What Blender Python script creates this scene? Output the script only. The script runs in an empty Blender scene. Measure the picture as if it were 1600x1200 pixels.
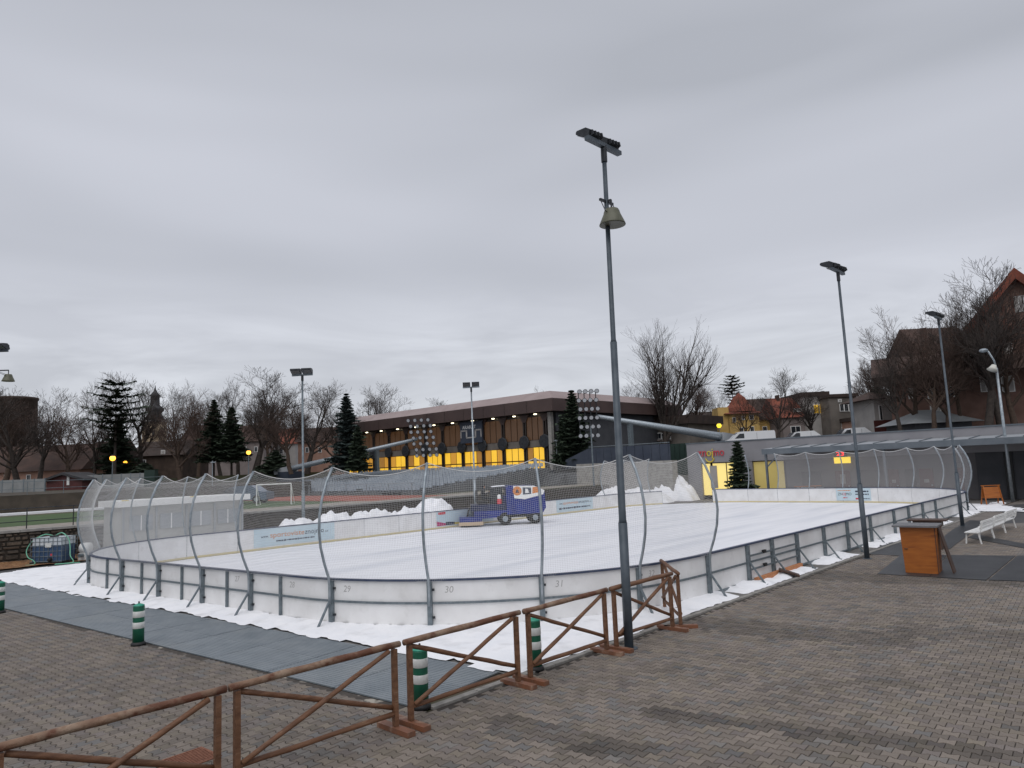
import bpy, math, random
from mathutils import Vector, Matrix
import numpy as np
# ------------------------------------------------------------------ camera, sky, sun
scn = bpy.context.scene
COL = scn.collection
W0, H0, FPX = 1600.0, 1200.0, 1110.0
TH = math.radians(43.5)                 # yaw of the view against the rink's long axis
PITCH, ROLL, EYE = math.radians(6.646), math.radians(-2.41), 3.741
def rz2(x, y, a): return (x*math.cos(a)-y*math.sin(a), x*math.sin(a)+y*math.cos(a))
_F = Vector((0, math.cos(PITCH), math.sin(PITCH))); _R = Vector((1, 0, 0)); _U = _R.cross(_F)
_R2 = _R*math.cos(ROLL)+_U*math.sin(ROLL); _U2 = -_R*math.sin(ROLL)+_U*math.cos(ROLL)
M3 = Matrix.Rotation(TH, 3, 'Z')
CR, CU, CF = M3@_R2, M3@_U2, M3@_F
cd = bpy.data.cameras.new('camera'); cam = bpy.data.objects.new('camera', cd); COL.objects.link(cam)
cam.matrix_world = Matrix(((CR.x, CU.x, -CF.x, 0), (CR.y, CU.y, -CF.y, 0), (CR.z, CU.z, -CF.z, EYE), (0, 0, 0, 1)))
cd.sensor_width = 36; cd.lens = 36*FPX/W0; cd.clip_start = 0.05; cd.clip_end = 3000
scn.camera = cam
scn.render.resolution_x = 1024; scn.render.resolution_y = 768

SUN_EL, SUN_AZ = math.radians(58), math.radians(150)
wd = bpy.data.worlds.new('World'); scn.world = wd; wd.use_nodes = True
nt = wd.node_tree; N = nt.nodes; L = nt.links; N.clear()
def nn(t, **k):
    n = N.new(t)
    for a, b in k.items(): setattr(n, a, b)
    return n
sky = nn('ShaderNodeTexSky', sky_type='NISHITA', sun_disc=False); sky.sun_elevation = SUN_EL; sky.sun_rotation = SUN_AZ
sky.air_density = 1.0; sky.dust_density = 2.0
tc = nn('ShaderNodeTexCoord'); sep = nn('ShaderNodeSeparateXYZ'); L.new(tc.outputs['Generated'], sep.inputs[0])
# cloud sheet: project the view direction on a flat layer so that streaks flatten towards the horizon
mx = nn('ShaderNodeMath', operation='MAXIMUM'); mx.inputs[1].default_value = 0.0; L.new(sep.outputs['Z'], mx.inputs[0])
ad = nn('ShaderNodeMath', operation='ADD'); ad.inputs[1].default_value = 0.16; L.new(mx.outputs[0], ad.inputs[0])
dx = nn('ShaderNodeMath', operation='DIVIDE'); dy = nn('ShaderNodeMath', operation='DIVIDE')
L.new(sep.outputs['X'], dx.inputs[0]); L.new(ad.outputs[0], dx.inputs[1]); L.new(sep.outputs['Y'], dy.inputs[0]); L.new(ad.outputs[0], dy.inputs[1])
cmb = nn('ShaderNodeCombineXYZ'); L.new(dx.outputs[0], cmb.inputs[0]); L.new(dy.outputs[0], cmb.inputs[1])
mp = nn('ShaderNodeMapping'); mp.inputs['Rotation'].default_value = (0, 0, -TH); mp.inputs['Scale'].default_value = (0.35, 1.0, 1); L.new(cmb.outputs[0], mp.inputs[0])
n1 = nn('ShaderNodeTexNoise'); n1.inputs['Scale'].default_value = 1.5; n1.inputs['Detail'].default_value = 2; n1.inputs['Roughness'].default_value = 0.45; n1.inputs['Distortion'].default_value = 0.4; mpA = nn('ShaderNodeMapping'); mpA.inputs['Scale'].default_value = (.75, .75, 3.6); mpA.inputs['Location'].default_value = (3.1, 1.7, .35); L.new(tc.outputs['Generated'], mpA.inputs[0]); L.new(mpA.outputs[0], n1.inputs['Vector'])
n2 = nn('ShaderNodeTexNoise'); n2.inputs['Scale'].default_value = 1.9; n2.inputs['Detail'].default_value = 4; n2.inputs['Roughness'].default_value = 0.6; n2.inputs['Distortion'].default_value = 0.8; mpB = nn('ShaderNodeMapping'); mpB.inputs['Scale'].default_value = (1.5, 1.5, 8); L.new(tc.outputs['Generated'], mpB.inputs[0]); L.new(mpB.outputs[0], n2.inputs['Vector'])
r1 = nn('ShaderNodeValToRGB'); r1.color_ramp.elements[0].position = 0.3; r1.color_ramp.elements[0].color = (0.385, 0.402, 0.446, 1)
r1.color_ramp.elements[1].position = 0.7; r1.color_ramp.elements[1].color = (0.535, 0.552, 0.612, 1); L.new(n1.outputs['Fac'], r1.inputs[0])
r2 = nn('ShaderNodeValToRGB'); r2.color_ramp.elements[0].position = 0.36; r2.color_ramp.elements[0].color = (0.47, 0.488, 0.53, 1)
r2.color_ramp.elements[1].position = 0.68; r2.color_ramp.elements[1].color = (0.68, 0.705, 0.755, 1); L.new(n2.outputs['Fac'], r2.inputs[0])
mr = nn('ShaderNodeMapRange', interpolation_type='SMOOTHSTEP'); mr.inputs['From Min'].default_value = 0.06; mr.inputs['From Max'].default_value = 0.30; mr.inputs['To Min'].default_value = 1; mr.inputs['To Max'].default_value = 0; L.new(sep.outputs['Z'], mr.inputs[0])
mxr = nn('ShaderNodeMixRGB'); L.new(mr.outputs[0], mxr.inputs[0]); L.new(r1.outputs[0], mxr.inputs[1]); L.new(r2.outputs[0], mxr.inputs[2])
b1 = nn('ShaderNodeBackground'); b1.inputs[1].default_value = 0.98; L.new(mxr.outputs[0], b1.inputs[0])
b2 = nn('ShaderNodeBackground'); b2.inputs[1].default_value = 0.06; L.new(sky.outputs[0], b2.inputs[0])
ms = nn('ShaderNodeMixShader'); ms.inputs[0].default_value = 0.06; L.new(b1.outputs[0], ms.inputs[1]); L.new(b2.outputs[0], ms.inputs[2])
wo = nn('ShaderNodeOutputWorld'); L.new(ms.outputs[0], wo.inputs[0])
sl = bpy.data.lights.new('sun', 'SUN'); sl.energy = 1.05; sl.angle = math.radians(60); sl.color = (1, 0.975, 0.95)
so = bpy.data.objects.new('sun', sl); COL.objects.link(so)
sd = Vector((math.sin(SUN_AZ)*math.cos(SUN_EL), math.cos(SUN_AZ)*math.cos(SUN_EL), math.sin(SUN_EL)))
so.rotation_euler = sd.to_track_quat('Z', 'Y').to_euler(); so.location = (0, -20, 40)
vs = scn.view_settings; vs.view_transform = 'Standard'; vs.look = 'None'; vs.exposure = 0.28; vs.gamma = 1.0; vs.use_curve_mapping = False
scn.cycles.max_bounces = 6; scn.cycles.transparent_max_bounces = 16

# ------------------------------------------------------------------ pixel helpers
def ray(px, py): return CR*((px-800)/FPX)-CU*((py-600)/FPX)+CF
def G(px, py, z=0.0):                   # point on the level plane z
    d = ray(px, py); t = (z-EYE)/d.z; return Vector((d.x*t, d.y*t, z))
def PX(px, py, X):                      # point on the plane x = X
    d = ray(px, py); t = X/d.x; return Vector((X, d.y*t, EYE+d.z*t))
def PY(px, py, Y):
    d = ray(px, py); t = Y/d.y; return Vector((d.x*t, Y, EYE+d.z*t))
def PD(px, py, dist):                   # point at a ground distance in front of the camera
    d = ray(px, py); t = dist/(-d.x*math.sin(TH)+d.y*math.cos(TH)); return Vector((d.x*t, d.y*t, EYE+d.z*t))
def proj(p):
    d = Vector(p)-Vector((0, 0, EYE)); z = d.dot(CF)
    return (800+FPX*d.dot(CR)/z, 600-FPX*d.dot(CU)/z, z)

# ------------------------------------------------------------------ mesh builder
class MB:
    def __init__(s): s.v = []; s.f = []
    def add(s, vs, fs):
        o = len(s.v); s.v += [tuple(p) for p in vs]; s.f += [tuple(i+o for i in q) for q in fs]; return s
    def box(s, c, d, rz=0.0):
        x, y, z = d[0]/2, d[1]/2, d[2]/2; P = []
        for sz in (-1, 1):
            for sx, sy in ((-1, -1), (1, -1), (1, 1), (-1, 1)):
                a, b = rz2(sx*x, sy*y, rz); P.append((c[0]+a, c[1]+b, c[2]+sz*z))
        return s.add(P, [(3, 2, 1, 0), (4, 5, 6, 7), (0, 1, 5, 4), (1, 2, 6, 5), (2, 3, 7, 6), (3, 0, 4, 7)])
    def box2(s, a, b):
        return s.box([(a[i]+b[i])/2 for i in range(3)], [abs(b[i]-a[i]) for i in range(3)])
    def beam(s, a, b, w, h, up=(0, 0, 1)):
        a = Vector(a); b = Vector(b); t = (b-a).normalized(); u = Vector(up)
        if abs(t.dot(u)) > 0.98: u = Vector((0, 1, 0))
        r = t.cross(u).normalized(); u = r.cross(t); P = []
        for p in (a, b):
            for i, j in ((-1, -1), (1, -1), (1, 1), (-1, 1)): P.append(p+r*(i*w/2)+u*(j*h/2))
        return s.add(P, [(3, 2, 1, 0), (4, 5, 6, 7), (0, 1, 5, 4), (1, 2, 6, 5), (2, 3, 7, 6), (3, 0, 4, 7)][::1])
    def tube(s, pts, r, n=8, cap=True):
        pts = [Vector(p) for p in pts]; m = len(pts); R = r if isinstance(r, (list, tuple)) else [r]*m
        t0 = (pts[1]-pts[0]).normalized(); u = Vector((0, 0, 1)) if abs(t0.z) < 0.9 else Vector((1, 0, 0))
        a = t0.cross(u).normalized(); P = []
        for i in range(m):
            t = (pts[min(i+1, m-1)]-pts[max(i-1, 0)])
            if t.length < 1e-9: t = t0
            t = t.normalized(); a = (a-t*a.dot(t)); a = a.normalized() if a.length > 1e-6 else t.orthogonal().normalized(); b = t.cross(a)
            for k in range(n):
                q = 2*math.pi*k/n; P.append(pts[i]+a*(R[i]*math.cos(q))+b*(R[i]*math.sin(q)))
        F = []
        for i in range(m-1):
            for k in range(n): F.append((i*n+k, i*n+(k+1) % n, (i+1)*n+(k+1) % n, (i+1)*n+k))
        if cap: F.append(tuple(range(n))[::-1]); F.append(tuple((m-1)*n+k for k in range(n)))
        return s.add(P, F)
    def lathe(s, prof, n=16, c=(0, 0, 0), axis=None):
        P = []; F = []; m = len(prof)
        Q = axis.to_track_quat('Z', 'Y') if axis is not None else None
        for r, z in prof:
            for k in range(n):
                q = 2*math.pi*k/n; p = Vector((r*math.cos(q), r*math.sin(q), z))
                if Q: p = Q@p
                P.append((c[0]+p.x, c[1]+p.y, c[2]+p.z))
        for i in range(m-1):
            for k in range(n): F.append((i*n+k, i*n+(k+1) % n, (i+1)*n+(k+1) % n, (i+1)*n+k))
        F.append(tuple(range(n))[::-1]); F.append(tuple((m-1)*n+k for k in range(n)))
        return s.add(P, F)
    def prism(s, poly, z0, z1):
        n = len(poly); P = [(x, y, z0) for x, y in poly]+[(x, y, z1) for x, y in poly]
        return s.add(P, [tuple(range(n))[::-1], tuple(range(n, 2*n))]+[(i, (i+1) % n, n+(i+1) % n, n+i) for i in range(n)])
    def slab(s, quad, th):              # quad of points extruded along its own normal
        q = [Vector(p) for p in quad]; nrm = (q[1]-q[0]).cross(q[2]-q[0]).normalized()*th; n = len(q)
        return s.add(q+[p-nrm for p in q], [tuple(range(n)), tuple(range(n, 2*n))[::-1]]+[(i, n+i, n+(i+1) % n, (i+1) % n) for i in range(n)])
    def ball(s, c, r, n=8, m=6, sq=(1, 1, 1)):
        P = [(c[0], c[1], c[2]+r*sq[2])]; F = []
        for i in range(1, m):
            a = math.pi*i/m
            for k in range(n):
                q = 2*math.pi*k/n; P.append((c[0]+r*sq[0]*math.sin(a)*math.cos(q), c[1]+r*sq[1]*math.sin(a)*math.sin(q), c[2]+r*sq[2]*math.cos(a)))
        P.append((c[0], c[1], c[2]-r*sq[2])); e = len(P)-1
        for k in range(n): F.append((0, 1+k, 1+(k+1) % n)); F.append((e, 1+(m-2)*n+(k+1) % n, 1+(m-2)*n+k))
        for i in range(m-2):
            for k in range(n): F.append((1+i*n+k, 1+(i+1)*n+k, 1+(i+1)*n+(k+1) % n, 1+i*n+(k+1) % n))
        return s.add(P, F)
    def mesh(s, name, mt, smooth=False):
        me = bpy.data.meshes.new(name); me.from_pydata(s.v, [], s.f)
        if mt: me.materials.append(mt)
        if smooth: me.polygons.foreach_set('use_smooth', [True]*len(me.polygons))
        me.update(); return me
    def obj(s, name, mt, parent=None, smooth=False, world=False, **kw):
        if world and parent is not None:
            mi = parent.matrix_basis.inverted() if parent.parent is None else (parent.parent.matrix_basis@parent.matrix_basis).inverted()
            s.v = [tuple(mi@Vector(p)) for p in s.v]
        o = bpy.data.objects.new(name, s.mesh(name, mt, smooth)); COL.objects.link(o)
        if parent is not None: o.parent = parent
        for k, v in kw.items(): o[k] = v
        return o
def tag(o, label, cat, group=None):
    o['label'] = label; o['category'] = cat
    if group: o['group'] = group
    return o
def thing(name, label, cat, loc=(0, 0, 0), rz=0.0, group=None):
    o = bpy.data.objects.new(name, None); COL.objects.link(o)
    o.matrix_basis = Matrix.Translation(Vector(loc))@Matrix.Rotation(rz, 4, 'Z'); o.empty_display_size = 0.2
    return tag(o, label, cat, group)
def copy_tree(root, loc=None, rz=None, sc=None, label=None, group=None):
    r = root.copy(); COL.objects.link(r)
    if loc is not None: r.location = loc
    if rz is not None: r.rotation_euler = (0, 0, rz)
    if sc is not None: r.scale = sc if isinstance(sc, (tuple, list)) else (sc, sc, sc)
    if label: r['label'] = label
    if group: r['group'] = group
    for ch in root.children:
        c = ch.copy(); COL.objects.link(c); c.parent = r
        for g in ch.children:
            d = g.copy(); COL.objects.link(d); d.parent = c
    return r
def struct(name, mb, mt, smooth=False): return mb.obj(name, mt, None, smooth, kind='structure')
def text(name, body, size, mt, mtx, parent=None, ext=0.003, align='LEFT', width=None, shear=0.0):
    cu = bpy.data.curves.new(name, 'FONT'); cu.body = body; cu.size = size; cu.extrude = ext; cu.align_x = align; cu.resolution_u = 3; cu.shear = shear
    o = bpy.data.objects.new(name, cu); COL.objects.link(o); dg = bpy.context.evaluated_depsgraph_get()
    me = bpy.data.meshes.new_from_object(o.evaluated_get(dg)); bpy.data.objects.remove(o)
    if width:
        xs = [v.co.x for v in me.vertices]; k = width/max(1e-6, max(xs)-min(xs))
        for v in me.vertices: v.co.x *= k
    mi = Matrix.Identity(4)
    if parent is not None: mi = (parent.matrix_basis if parent.parent is None else parent.parent.matrix_basis@parent.matrix_basis).inverted()
    me.transform(mi@mtx); me.materials.clear(); me.materials.append(mt)
    o = bpy.data.objects.new(name, me); COL.objects.link(o); o.parent = parent
    return o
def frame(o, x, y): x = Vector(x); y = Vector(y); z = x.cross(y); return Matrix(((x.x, y.x, z.x, o[0]), (x.y, y.y, z.y, o[1]), (x.z, y.z, z.z, o[2]), (0, 0, 0, 1)))

# ------------------------------------------------------------------ materials
def mat(name, c1, c2=None, scale=4.0, rough=0.7, metal=0.0, bump=0.0, bscale=None, detail=4.0, coord='Object', lo=0.35, hi=0.65, emit=None, estr=0.0, stretch=None, alpha=None, spec=0.5, c3=None, s3=0.6, lo3=0.5, hi3=0.7, coat=0.0):
    m = bpy.data.materials.new(name); m.use_nodes = True; t = m.node_tree; n = t.nodes; l = t.links; b = n['Principled BSDF']
    b.inputs['Roughness'].default_value = rough; b.inputs['Metallic'].default_value = metal; b.inputs['Specular IOR Level'].default_value = spec
    b.inputs['Base Color'].default_value = (*c1, 1)
    if coat: b.inputs['Coat Weight'].default_value = coat
    tcn = n.new('ShaderNodeTexCoord'); src = tcn.outputs[coord] if coord != 'Position' else n.new('ShaderNodeNewGeometry').outputs['Position']
    if stretch:
        mpn = n.new('ShaderNodeMapping'); mpn.inputs['Scale'].default_value = stretch; l.new(src, mpn.inputs[0]); src = mpn.outputs[0]
    if c2:
        nz = n.new('ShaderNodeTexNoise'); nz.inputs['Scale'].default_value = scale; nz.inputs['Detail'].default_value = detail; l.new(src, nz.inputs['Vector'])
        rp = n.new('ShaderNodeValToRGB'); rp.color_ramp.elements[0].position = lo; rp.color_ramp.elements[1].position = hi
        rp.color_ramp.elements[0].color = (*c1, 1); rp.color_ramp.elements[1].color = (*c2, 1); l.new(nz.outputs['Fac'], rp.inputs[0]); out = rp.outputs[0]
        if c3:
            nz3 = n.new('ShaderNodeTexNoise'); nz3.inputs['Scale'].default_value = s3; nz3.inputs['Detail'].default_value = 5; l.new(src, nz3.inputs['Vector'])
            mr3 = n.new('ShaderNodeMapRange'); mr3.inputs['From Min'].default_value = lo3; mr3.inputs['From Max'].default_value = hi3; l.new(nz3.outputs['Fac'], mr3.inputs[0])
            mm = n.new('ShaderNodeMixRGB'); l.new(mr3.outputs[0], mm.inputs[0]); l.new(out, mm.inputs[1]); mm.inputs[2].default_value = (*c3, 1); out = mm.outputs[0]
        l.new(out, b.inputs['Base Color'])
    if bump:
        nb = n.new('ShaderNodeTexNoise'); nb.inputs['Scale'].default_value = bscale or scale*4; nb.inputs['Detail'].default_value = 4; l.new(src, nb.inputs['Vector'])
        bp = n.new('ShaderNodeBump'); bp.inputs['Strength'].default_value = bump; bp.inputs['Distance'].default_value = 0.05; l.new(nb.outputs['Fac'], bp.inputs['Height']); l.new(bp.outputs[0], b.inputs['Normal'])
    if emit: b.inputs['Emission Color'].default_value = (*emit, 1); b.inputs['Emission Strength'].default_value = estr
    if alpha is not None: b.inputs['Alpha'].default_value = alpha
    return m
K = {}
K['steel'] = mat('galvanised_steel', (.13, .16, .18), (.20, .235, .255), 9, .5, .35, .05)
K['steel_l'] = mat('bright_galvanised_steel', (.26, .30, .33), (.38, .42, .45), 7, .42, .5)
K['lamp_steel'] = mat('painted_lamp_steel', (.055, .072, .09), (.095, .115, .135), 3, .5, .2)
K['dark_metal'] = mat('dark_metal', (.025, .028, .034), (.05, .054, .06), 6, .5, .4)
K['board'] = mat('white_board_plastic', (.72, .71, .70), (.82, .815, .81), 1.3, .42, c3=(.62, .61, .595), s3=3.2, lo3=.58, hi3=.85, coord='Position')
K['blue_rail'] = mat('dark_blue_rail', (.035, .05, .10), (.06, .075, .12), 6, .5)
K['yellow_kick'] = mat('yellow_kick_plate', (.66, .56, .30), (.62, .54, .34), 3, .5)
K['ice'] = mat('ice', (.80, .805, .84), (.86, .865, .895), .9, .48, spec=.25, coord='Position', stretch=(2.2, .22, 1), c3=(.66, .68, .73), s3=.35, lo3=.48, hi3=.74, bump=.05, bscale=9)
K['snow'] = mat('snow', (.84, .85, .88), (.90, .90, .92), 2.2, .85, bump=.30, bscale=16, coord='Position', c3=(.60, .60, .61), s3=1.7, lo3=.54, hi3=.86)
K['net'] = mat('grey_white_net_cord', (.58, .58, .57), rough=.9)
K['concrete'] = mat('concrete', (.26, .25, .235), (.36, .345, .32), 3, .85, bump=.25, coord='Position')
K['kerb'] = mat('concrete_kerb', (.20, .19, .175), (.31, .295, .27), 5, .85, bump=.3, coord='Position')
K['mat_grey'] = mat('grey_ribbed_rubber', (.15, .175, .195), (.195, .22, .24), 2.0, .42, coord='Position', c3=(.21, .228, .236), s3=.7, lo3=.5, hi3=.75)
K['mat_black'] = mat('black_rubber', (.017, .018, .021), (.032, .034, .037), 1.6, .45, bump=.1, bscale=60, coord='Position')
K['wood'] = mat('brown_stained_wood', (.112, .048, .022), (.19, .090, .045), 3, .6, stretch=(.8, 5, 5), c3=(.27, .18, .11), s3=5, lo3=.60, hi3=.78, bump=.2, bscale=30)
K['wood_old'] = mat('weathered_wood', (.20, .115, .07), (.33, .24, .17), 6, .65, c3=(.12, .045, .022), s3=3, lo3=.5, hi3=.62, bump=.3, bscale=30)
K['wood_foot'] = mat('reddish_board', (.21, .08, .038), (.15, .07, .042), 5, .6, c3=(.36, .24, .17), s3=4, lo3=.55, hi3=.7)
K['green'] = mat('green_plastic', (.004, .085, .048), (.008, .12, .066), 4, .45, c3=(.05, .10, .075), s3=7, lo3=.62, hi3=.8, bump=.08)
K['green_top'] = mat('green_cap', (.03, .30, .20), rough=.4)
K['white_band'] = mat('reflective_white_band', (.56, .57, .55), (.68, .69, .67), 9, .5, c3=(.42, .42, .40), s3=5, lo3=.58, hi3=.8)
K['orange_wood'] = mat('orange_plywood', (.32, .092, .012), (.40, .125, .018), 2.0, .5, stretch=(1, 1, 7), c3=(.22, .058, .01), s3=1.6, lo3=.55, hi3=.75)
K['dark_brown'] = mat('dark_brown_board', (.05, .028, .02), (.085, .045, .03), 5, .5)
K['grey_top'] = mat('grey_worktop', (.13, .13, .14), (.18, .18, .185), 5, .35)
K['white_paint'] = mat('white_paint', (.78, .78, .76), (.84, .84, .82), 5, .5)
K['rust'] = mat('rusty_iron', (.16, .055, .028), (.24, .10, .055), 30, .75)
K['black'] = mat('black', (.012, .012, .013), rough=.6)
K['soil'] = mat('brown_soil', (.075, .055, .042), (.12, .09, .065), .5, .95, coord='Position', c3=(.07, .075, .035), s3=.25, bump=.4, bscale=3)
K['leaf'] = mat('leaf_litter', (.20, .09, .035), (.34, .19, .09), 9, .9, coord='Position', c3=(.12, .07, .04), s3=4, bump=.7, bscale=22)
K['turf'] = mat('green_turf', (.045, .08, .024), (.06, .105, .03), 1.5, .9, coord='Position')
K['grass'] = mat('dull_grass', (.055, .06, .03), (.095, .09, .05), .7, .95, coord='Position', c3=(.10, .075, .05), s3=.2, bump=.4, bscale=4)
K['track'] = mat('red_running_track', (.26, .075, .05), (.32, .10, .07), .8, .9, coord='Position')
K['pave_gravel'] = mat('pale_gravel', (.24, .21, .18), (.32, .29, .25), 2, .9, coord='Position')
K['asphalt'] = mat('asphalt', (.05, .05, .053), (.075, .074, .074), 3, .7, coord='Position')
K['stone1'] = mat('wall_stone_a', (.095, .074, .056), (.155, .12, .09), 6, .9, bump=.5, coord='Position')
K['stone2'] = mat('wall_stone_b', (.06, .05, .041), (.105, .086, .068), 6, .9, bump=.5, coord='Position')
K['mortar'] = mat('dark_mortar', (.055, .047, .04), (.085, .072, .06), 4, .95, coord='Position')
K['bark'] = mat('bark', (.035, .028, .024), (.065, .052, .044), 5, .95)
K['bark_b'] = mat('brown_bark', (.055, .036, .026), (.085, .058, .042), 5, .95)
K['twig'] = mat('twigs', (.045, .036, .032), (.07, .055, .048), 2, .95)
K['twig_r'] = mat('reddish_twigs', (.065, .042, .033), (.09, .06, .048), 2, .95)
K['needle'] = mat('dark_needles', (.020, .036, .021), (.045, .068, .036), 3, .9)
K['needle_b'] = mat('blue_needles', (.030, .050, .048), (.065, .09, .082), 3, .9)
K['glass_dark'] = mat('dark_glass', (.02, .024, .03), rough=.12)
K['frame_dark'] = mat('dark_bronze_frame', (.030, .022, .018), (.045, .034, .028), 6, .5)
K['lit'] = mat('lit_yellow_window', (.5, .33, .05), (.6, .42, .08), .6, .5, emit=(1, .56, .03), estr=.60)
K['lit_d'] = mat('dim_amber_window', (.3, .16, .05), (.36, .2, .07), 1.2, .5, emit=(.8, .36, .05), estr=.20)
K['lit_o'] = mat('lit_amber_window', (.4, .22, .05), rough=.5, emit=(.9, .42, .04), estr=.38)
K['lit_pale'] = mat('lit_pale_window', (.6, .5, .2), rough=.5, emit=(1, .78, .25), estr=.58)
K['curtain'] = mat('brown_curtained_glass', (.07, .045, .03), (.105, .07, .048), 2, .4, stretch=(9, 9, .4), emit=(.55, .24, .08), estr=.055)
K['blind'] = mat('yellow_roller_blind', (.58, .46, .15), (.62, .50, .18), 1, .6, emit=(1, .78, .25), estr=.13)
K['bulb'] = mat('sodium_lamp_glow', (1, .6, .15), emit=(1, .42, .04), estr=2.6)
K['bulb_w'] = mat('white_lamp_glow', (1, .9, .7), emit=(1, .88, .62), estr=3.0)
K['bulb_y'] = mat('yellow_lamp_glow', (1, .8, .1), emit=(1, .72, .03), estr=1.5)
K['red_led'] = mat('red_display', (.5, .01, .01), emit=(1, .02, .01), estr=2.2)
K['roof_brown'] = mat('brown_fascia_metal', (.055, .033, .030), (.08, .050, .044), .35, .55, coord='Position')
K['roof_pink'] = mat('pinkish_roof_sheet', (.28, .215, .205), (.34, .27, .26), .5, .6, coord='Position')
K['render_grey'] = mat('grey_render', (.25, .245, .26), (.285, .28, .295), .8, .85, coord='Position')
K['render_dk'] = mat('dark_grey_render', (.055, .058, .066), (.075, .077, .085), .8, .8, coord='Position')
K['render_mid'] = mat('mid_grey_render', (.125, .118, .125), (.15, .145, .15), .8, .85, coord='Position')
K['canopy'] = mat('grey_canopy_sheet', (.10, .12, .14), (.14, .16, .18), 1, .5, coord='Position')
K['canopy_l'] = mat('canopy_top_sheet', (.30, .32, .34), (.36, .38, .40), 1, .4, coord='Position')
K['door_red'] = mat('dark_red_door', (.085, .024, .022), (.115, .035, .032), 2, .55)
K['plaster_y'] = mat('yellow_plaster', (.56, .36, .11), (.64, .44, .16), .8, .9, coord='Position')
K['plaster_c'] = mat('cream_plaster', (.34, .26, .17), (.40, .31, .21), .8, .9, coord='Position')
K['plaster_p'] = mat('pinkish_plaster', (.20, .17, .16), (.26, .22, .21), .8, .9, coord='Position')
K['plaster_w'] = mat('pale_plaster', (.34, .325, .31), (.42, .40, .38), .8, .9, coord='Position')
K['plaster_g'] = mat('greyish_plaster', (.13, .115, .10), (.18, .16, .14), .8, .9, coord='Position')
K['plaster_o'] = mat('salmon_plaster', (.33, .19, .14), (.39, .235, .18), .8, .9, coord='Position')
K['brick_dk'] = mat('dark_brick', (.052, .036, .028), (.085, .058, .045), 1.2, .95, coord='Position', bump=.2)
K['timber'] = mat('brown_timber', (.10, .036, .024), (.14, .055, .036), 2, .8)
K['tile_red'] = mat('red_roof_tiles', (.17, .043, .025), (.24, .068, .038), .9, .85, coord='Position', c3=(.09, .032, .022), s3=.4)
K['tile_brown'] = mat('brown_roof_tiles', (.045, .026, .02), (.072, .040, .03), .9, .85, coord='Position')
K['tile_dark'] = mat('dark_roof_tiles', (.034, .024, .02), (.055, .037, .03), .9, .9, coord='Position')
K['tin'] = mat('grey_tin_roof', (.26, .28, .29), (.33, .35, .36), .8, .45, .2, coord='Position')
K['slate'] = mat('dark_slate', (.030, .030, .033), (.05, .05, .053), 1, .7)
K['car_white'] = mat('white_car_paint', (.74, .75, .76), rough=.3, coat=.4)
K['car_blue'] = mat('blue_grey_car_paint', (.10, .14, .20), rough=.3, coat=.4)
K['tyre'] = mat('tyre_rubber', (.015, .015, .016), rough=.85)
K['zblue'] = mat('blue_machine_paint', (.002, .014, .16), (.005, .022, .22), 2, .35, coat=.3)
K['ad_blue'] = mat('pale_blue_sheet', (.50, .62, .68), (.56, .67, .72), 1.5, .4, coord='Position')
K['ad_or'] = mat('orange_print', (.62, .22, .06), rough=.5)
K['ad_dk'] = mat('dark_print', (.045, .055, .085), rough=.5)
K['ad_gr'] = mat('green_black_print', (.02, .06, .05), rough=.5)
K['ad_red'] = mat('red_print', (.55, .05, .07), rough=.5)
K['ad_mag'] = mat('magenta_print', (.42, .05, .16), rough=.5)
K['ad_ye'] = mat('yellow_print', (.68, .52, .06), rough=.5)
K['pencil'] = mat('faint_marker', (.42, .41, .40), rough=.8)
K['blue_sheet'] = mat('dark_blue_corrugated_sheet', (.030, .040, .062), (.045, .056, .08), 1, .55, coord='Position')
K['seat'] = mat('grey_blue_seat_plastic', (.28, .32, .37), (.38, .42, .46), .8, .6, coord='Position')
K['step'] = mat('grandstand_concrete', (.10, .105, .112), (.15, .155, .16), .6, .9, coord='Position')
K['ibc'] = mat('blue_liquid_tank', (.035, .075, .15), (.05, .095, .18), 2, .3)
K['ibc_w'] = mat('milky_tank_plastic', (.55, .60, .64), (.62, .66, .69), 2, .35)
K['hose'] = mat('green_hose', (.14, .42, .28), (.18, .48, .33), 6, .45)
K['cloth'] = mat('dark_clothing', (.018, .02, .026), (.03, .033, .042), 6, .9)
K['jeans'] = mat('blue_work_trousers', (.03, .05, .10), rough=.9)
K['skin'] = mat('skin', (.42, .24, .17), rough=.6)
K['bell'] = mat('olive_lamp_shell', (.085, .085, .055), (.12, .12, .08), 5, .5)
K['lens'] = mat('floodlight_glass', (.52, .54, .57), rough=.25, metal=.0)
K['lens_d'] = mat('dark_floodlight_glass', (.09, .095, .105), rough=.2)
K['plaster_v'] = mat('brown_red_plaster', (.15, .085, .065), (.21, .125, .10), .8, .9, coord='Position')
K['green_dk'] = mat('dark_green_fence', (.010, .030, .022), rough=.6)
K['fence_grey'] = mat('grey_fence_sheet', (.20, .21, .21), (.27, .28, .28), .8, .7, coord='Position')
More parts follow.
